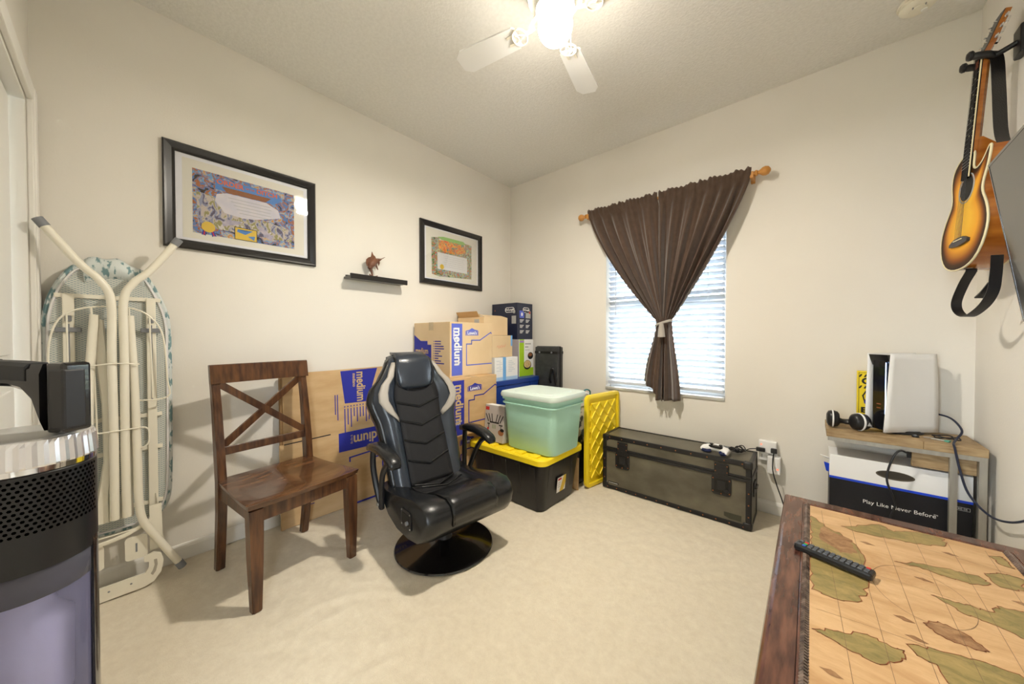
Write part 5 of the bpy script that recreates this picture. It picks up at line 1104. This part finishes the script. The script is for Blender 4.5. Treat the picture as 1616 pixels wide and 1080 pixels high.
def rough(poly, n=5, amp=.012):
    out = []
    for k, p in enumerate(poly):
        q = poly[(k + 1) % len(poly)]
        for i in range(n):
            t = i / n; d = math.hypot(q[0] - p[0], q[1] - p[1]); a = amp * min(1, d / .06) if i else amp * .3
            out.append((lerp(p[0], q[0], t) + rnd.uniform(-a, a), lerp(p[1], q[1], t) + rnd.uniform(-a, a)))
    return out
for k, L_ in enumerate(LANDS):
    rp = rough(L_, 6, .006); shape('map_print', [rp], m_land2 if k in (5,) else m_land, mt_, F, .0004)
    shape('map_print', poly_line(rp + [rp[0]], .0022), M('map_coast_red', (.26, .08, .03), .45), mt_, F, .0006)
shape('map_print', [rough([(2.475, -1.10), (2.545, -1.16), (2.55, -1.24), (2.51, -1.27), (2.46, -1.20)], 5, .007)], m_land2, mt_, F, .0008)
for c_ in ((2.61, -1.52), (2.53, -1.86), (2.77, -1.05), (2.85, -1.25), (2.68, -1.28), (2.47, -1.82), (2.60, -1.80), (2.62, -1.585), (2.58, -1.14)):
    shape('map_print', [rough([(c_[0] - .018, c_[1]), (c_[0], c_[1] + .008), (c_[0] + .02, c_[1] - .004), (c_[0], c_[1] - .010)], 3, .003)], m_land2, mt_, F, .0005)
m_ink = M('map_ink', (.20, .13, .07), .5)
for x in (2.49, 2.56, 2.63, 2.70, 2.77, 2.84): shape('map_print', poly_line([(x + .03 * math.sin((y + 1.5) * 1.6) * (x - 2.66) / .2, y) for y in [-2.0 + 1.05 * q / 14 for q in range(15)]], .0009), m_ink, mt_, F, .0007)
for y in (-1.08, -1.36, -1.62, -1.88): shape('map_print', poly_line([(2.45 + .43 * q / 8, y + .02 * math.sin(q * .4)) for q in range(9)], .0008), m_ink, mt_, F, .0007)
shape('map_print', poly_line([(2.66 + .09 * math.cos(a), -1.37 + .13 * math.sin(a)) for a in [math.tau * q / 40 for q in range(41)]], .0010), m_ink, mt_, F, .0007)
for s in (-1, 1):
    box_part('apron', mt_, m_rail, -TX + .05, TX - .05, s * (TY - .045) - .011, s * (TY - .045) + .011, .33, TZ - .04, .002); box_part('apron', mt_, m_rail, s * (TX - .04) - .011, s * (TX - .04) + .011, -TY + .05, TY - .05, .33, TZ - .04, .002)
    for q in (-1, 1):
        cx_, cy_ = s * (TX - .05), q * (TY - .05)
        obj('leg', lathe(NB(), [(0, 0), (.020, 0), (.026, .02), (.022, .05), (.018, .07), (.030, .12), (.034, .18), (.028, .26), (.022, .30), (.034, .315), (.034, .325)], 20, (cx_, cy_, 0)), m_rail, mt_, smooth=True); box_part('leg_block', mt_, m_rail, cx_ - .035, cx_ + .035, cy_ - .035, cy_ + .035, .322, TZ - .04, .003)
# remote
rm = thing('remote_control', 'slim black television remote lying across the map table edge', 'remote', (2.488, -1.356, TZ + .0012), -17.5)
box_part('remote_body', rm, M('remote_black', (.012, .012, .013), .35), -.090, .090, -.021, .021, 0, .020, .006)
cols = {(0, 0): m_pred, (12, 1): m_pred, (1, 0): MATS['red_led'], }
m_btn = M('button_grey', (.10, .11, .13), .5)
for i in range(13):
    for j in range(3):
        mt2 = m_btn
        if i == 1: mt2 = (M('btn_red', (.6, .03, .03), .5), M('btn_green', (.05, .4, .08), .5), M('btn_blue', (.04, .15, .6), .5))[2 - j]
        if i == 12 and j == 2: mt2 = MATS['btn_red']
        if i == 0 and j == 1: continue
        box_part('button', rm, mt2, -.082 + i * .0128, -.0735 + i * .0128, -.0155 + j * .0115, -.0075 + j * .0115, .0195, .0222)

# ================================================================== TELEVISION on the right wall
tv = thing('television', 'flat black television on a tilting mount on the right wall', 'television', (2.905, -.725, 1.757), rot=(0, R(-8), R(-2.5)))
# local: y runs towards the viewer (negative), z down; screen faces -x
tvb = box_part('tv_case', tv, m_black, .0, .035, -.965, 0, -.565, 0, .004); box_part('tv_back', tv, m_black, .034, .062, -.80, -.165, -.48, -.10, .01)
box_part('screen', tv, M('screen_glass', (.03, .03, .032), .22, coat=.3), -.0012, .0005, -.957, -.008, -.553, -.008)
b = NB(); bx(b, -.002, .003, -.965, 0, -.008, 0); bx(b, -.002, .003, -.965, 0, -.565, -.553); bx(b, -.002, .003, -.008, 0, -.553, -.008); bx(b, -.002, .003, -.965, -.957, -.553, -.008); obj('bezel', b, m_gloss, tv)
box_part('top_edge', tv, M('edge_grey', (.22, .20, .19), .35, metal=.5), .0035, .034, -.963, -.002, -.0005, .0012)
mnt = thing('wall_mount', 'dark steel wall bracket behind the television', 'bracket', (XR, -1.205, 1.48))
box_part('wall_plate', mnt, m_dmetal, -.012, 0, -.13, .13, -.12, .12, .002); obj('mount_arm', bar(NB(), (-.010, 0, .06), (-.048, 0, .06), .06, .04), m_dmetal, mnt)

# ================================================================== GUITAR
gt = thing('acoustic_guitar', 'sunburst cutaway acoustic guitar hanging head up on the right wall', 'guitar', (2.893, -.462, 1.425), rot=(0, R(3.6), R(6.3)))
# local: x = thickness towards wall, y = across (+y away from viewer), z up along the neck; face at x = 0
half = [(0.0, 0.0), (.06, .004), (.12, .025), (.165, .07), (.188, .13), (.186, .18), (.160, .235), (.128, .275), (.117, .300), (.122, .335), (.138, .375), (.142, .42), (.125, .458), (.08, .482), (.028, .490)]
right = [(-y, z) for y, z in half[1:9]] + [(-.122, .335), (-.140, .375), (-.148, .415), (-.150, .448), (-.140, .452), (-.122, .430), (-.098, .405), (-.065, .393), (-.035, .402), (-.028, .43), (-.028, .490)]
outl_g = [p for p in half] + right[::-1]
OG = [Vector((0, p[0], p[1])) for p in outl_g]
OGs = []
for i in range(len(OG)):
    OGs += [OG[i], (OG[i] + OG[(i + 1) % len(OG)]) / 2]
OGs = [(OGs[i - 1] + OGs[i] * 2 + OGs[(i + 1) % len(OGs)]) / 4 for i in range(len(OGs))]
cg = Vector((0, 0, .22))
def og(k, x): return [Vector((x, p.y * k, cg.z + (p.z - cg.z) * k)) for p in OGs]
m_gside = M('guitar_side', (.30, .085, .012), .25, c2=(.46, .16, .022), vs_=5, stretch=(1, 1, 6), coat=.35)
obj('sides', skin(NB(), [og(1, .0), og(1, .095)]), m_gside, gt, smooth=True, ang=60)
# face with a sunburst stored per vertex ring
bm = NB(); lay = bm.verts.layers.float.new('burst'); ks_ = [1, .985, .95, .90, .84, .76, .6, .4, .2, .02]; rows = []
for k in ks_:
    r_ = [bm.verts.new(p) for p in og(k, -.0008)]
    for v in r_: v[lay] = k
    rows.append(r_)
for a, b_ in zip(rows[:-1], rows[1:]):
    for i in range(len(a)): bm.faces.new((a[i], a[(i + 1) % len(a)], b_[(i + 1) % len(a)], b_[i]))
bm.faces.new(rows[-1])
mb = bpy.data.materials.new('sunburst'); mb.use_nodes = True; nt = mb.node_tree; pb = nt.nodes['Principled BSDF']; pb.inputs['Roughness'].default_value = .42; pb.inputs['Coat Weight'].default_value = .0; pb.inputs['Specular IOR Level'].default_value = .06
at = nt.nodes.new('ShaderNodeAttribute'); at.attribute_name = 'burst'; rp = nt.nodes.new('ShaderNodeValToRGB'); el = rp.color_ramp.elements
el[0].position = .30; el[0].color = (.88, .50, .05, 1); el[1].position = .97; el[1].color = (.030, .014, .008, 1); e2 = el.new(.62); e2.color = (.80, .36, .03, 1); e3 = el.new(.80); e3.color = (.30, .09, .01, 1); e4 = el.new(.90); e4.color = (.06, .022, .008, 1)
nt.links.new(at.outputs['Fac'], rp.inputs[0]); nt.links.new(rp.outputs[0], pb.inputs['Base Color'])
me_ = obj('soundboard', bm, mb, gt, smooth=True, ang=180)
obj('back', skin(NB(), [og(1, .094), og(.97, .099), og(.5, .104)]), m_gside, gt, smooth=True)
m_bind = M('cream_binding', (.78, .70, .45), .4)
obj('binding', tube(NB(), og(1.0, .001), .0038, 6, closed=True), m_bind, gt, smooth=True)
obj('binding', tube(NB(), og(1.0, .093), .0032, 6, closed=True), m_bind, gt, smooth=True)
sh_ = obj('sound_hole', lathe(NB(), [(0, -.0014), (.050, -.0014), (.050, -.0022), (0, -.0022)], 36, (0, 0, .335), 'x'), m_pblack, gt)
obj('rosette', tube(NB(), [(-.0020, .058 * math.cos(a), .335 + .058 * math.sin(a)) for a in [math.tau * k / 36 for k in range(36)]], .0022, 6, closed=True), m_pgrey, gt)
obj('bridge', prism(NB(), [(-.075, .118), (-.04, .132), (.0, .134), (.04, .132), (.075, .118), (.075, .106), (.04, .102), (0, .098), (-.04, .102), (-.075, .106)], -.010, -.001, 'yz'), M('bridge_dark', (.03, .03, .04), .4), gt)
box_part('saddle', gt, m_bind, -.0125, -.0095, -.034, .034, .122, .1255)
# neck, fingerboard, frets, head
obj('neck', skin(NB(), [[Vector((x, y * w_, z)) for x, y in ((-.004, -1), (-.004, 1), (.008, .95), (.018, .5), (.018, -.5), (.008, -.95))] for z, w_ in ((.47, .0265), (.66, .024), (.86, .0215))]), m_gside, gt, smooth=True)
obj('heel', prism(NB(), [(.0, .40), (.055, .44), (.06, .492), (.018, .53), (.0, .53)], -.024, .024, 'xz'), m_gside, gt)
obj('fingerboard', skin(NB(), [[Vector((x, y * w_, z)) for x, y in ((-.012, -1), (-.012, 1), (-.004, 1), (-.004, -1))] for z, w_ in ((.375, .0285), (.862, .0215))]), M('ebony', (.012, .010, .010), .85, spec=.1), gt)
for s in (-1, 1): obj('neck_binding', tube(NB(), [(-.009, s * .0285, .375), (-.009, s * .0218, .862)], .0022, 6), m_bind, gt)
for n_ in range(1, 21):
    z = .862 - .648 * (1 - 2 ** (-n_ / 12.0))
    if z < .378: break
    w_ = lerp(.0285, .0215, (z - .375) / .487); box_part('fret', gt, m_chrome, -.0132, -.0115, -w_, w_, z - .0009, z + .0009)
for n_ in (3, 5, 7, 9, 12): z = .862 - .648 * (1 - 2 ** (-(n_ - .5) / 12.0)); obj('fret_marker', lathe(NB(), [(0, 0), (.004, 0), (.004, -.0004), (0, -.0004)], 10, (-.0121, 0, z), 'x'), m_bind, gt)
box_part('headstock_logo', gt, m_pink, -.0128, -.0119, -.010, .010, .815, .845)
box_part('nut', gt, m_bind, -.015, -.002, -.0215, .0215, .862, .867)
hdm = Matrix.Translation((0, 0, .866)) @ Matrix.Rotation(R(15), 4, 'Y')
hs = obj('headstock', prism(NB(), [(-.022, 0), (-.034, .025), (-.030, .10), (-.036, .145), (0, .152), (.036, .145), (.030, .10), (.034, .025), (.022, 0)], -.004, .012, 'yz'), m_gside, gt, mtx=hdm)
obj('head_face', prism(NB(), [(-.0215, 0.002), (-.033, .025), (-.029, .10), (-.035, .144), (0, .151), (.035, .144), (.029, .10), (.033, .025), (.0215, 0.002)], -.006, -.0041, 'yz'), m_black, hs)
for s in (-1, 1):
    for z in (.035, .072, .109):
        tn = obj('tuner', tube(NB(), [(.004, s * .028, z), (.004, s * .050, z)], .0028, 8), m_chrome, hs, smooth=True); obj('tuner_button', lathe(NB(), [(0, 0), (.006, .001), (.009, .007), (.006, .013), (0, .014)], 12, (0.004, s * .048 if s > 0 else -.062, z), 'y', sx=.5), m_chrome, tn, smooth=True)
        obj('string_post', tube(NB(), [(-.016, s * .018, z), (-.004, s * .018, z)], .003, 8), m_chrome, hs, smooth=True); obj('tuner_gear', bx(NB(), .0115, .022, s * .024 - .007, s * .024 + .007, z - .010, z + .010, .002), m_chrome, hs)
for k in range(6):
    y = (-2.5 + k); obj('string', tube(NB(), [(-.011, y * .0105, .124), (-.0165, y * .0068, .866)], .0004 + .0001 * (5 - k), 5), m_dmetal, gt)
pp = box_part('preamp_plate', gt, m_black, .020, .075, -.105, -.055, .010, .070, .002, )
pp.rotation_euler = (0, 0, 0); pp.location = (0, -.082, .035); pp.rotation_euler = (R(-38), 0, 0)
obj('jack', lathe(NB(), [(0, 0), (.010, 0), (.008, -.008), (0, -.008)], 14, (.065, -.108, .03), 'y'), m_chrome, pp, smooth=True)
# strap: part of the guitar (buttoned to it)
def ribbon(pts, w_, ax=(1, 0, 0), th=.0025, n=6):
    P = spline(pts, n); A_ = Vector(ax); rings = []
    for i, p in enumerate(P):
        t = (P[min(i + 1, len(P) - 1)] - P[max(i - 1, 0)]).normalized(); nn = t.cross(A_).normalized()
        rings.append([p + A_ * w_ / 2 + nn * th / 2, p + A_ * w_ / 2 - nn * th / 2, p - A_ * w_ / 2 - nn * th / 2, p - A_ * w_ / 2 + nn * th / 2])
    return skin(NB(), rings)
obj('strap', ribbon([(.024, .005, .875), (.036, -.004, .84), (.045, -.022, .70), (.052, -.055, .52), (.056, -.10, .44), (.066, -.155, .34)], .052, (.85, .5, 0)), m_strap, gt, smooth=True)
obj('strap_slot', lathe(NB(), [(0, 0), (.006, 0), (.006, .001), (0, .001)], 12, (.012, -.012, .835), 'x'), m_pgrey, gt)
obj('strap_tail', ribbon([(.02, -.03, .0), (.02, -.05, -.012), (.02, -.0, -.06), (.022, .05, -.13), (.026, .03, -.175), (.03, -.04, -.195), (.034, -.13, -.16), (.036, -.175, -.11), (.04, -.17, -.05), (.045, -.15, .03)], .030, (1, 0, 0)), m_strap, gt, smooth=True)
obj('strap_end', ribbon([(.034, -.10, -.125), (.036, -.135, -.105), (.040, -.165, -.075)], .030, (1, 0, 0), .005), m_strap, gt, smooth=True)
obj('strap_button', lathe(NB(), [(0, 0), (.008, 0), (.005, -.006), (.008, -.012), (0, -.013)], 12, (.045, 0, .002)), m_chrome, gt, smooth=True)
gh = thing('guitar_hanger', 'black padded yoke hanger on the right wall holding the guitar neck', 'hanger', (XR, -.475, 2.285))
box_part('wall_block', gh, m_black, -.022, 0, -.035, .035, -.055, .055, .006)
obj('arm', tube(NB(), [(-.02, 0, 0), (-.05, .01, -.010), (-.075, .018, -.016)], .010, 10), m_black, gh, smooth=True)
ctr_ = Vector((-.088, .022, -.018))
for s in (-1, 1):
    obj('yoke_prong', tube(NB(), [ctr_ + Vector((.012, s * .004, 0)), ctr_ + Vector((0, s * .034, .0)), ctr_ + Vector((-.020, s * .041, .004)), ctr_ + Vector((-.048, s * .040, .012))], [.012, .0125, .013, .0135, .0135, .012], 10, smooth=4), m_black, gh, smooth=True)
    obj('prong_tip', lathe(NB(), [(0, -.008), (.012, -.006), (.018, 0), (.018, .008), (.012, .013), (0, .014)], 14, ctr_ + Vector((-.052, s * .041, .014)), 'x'), m_black, gh, smooth=True)
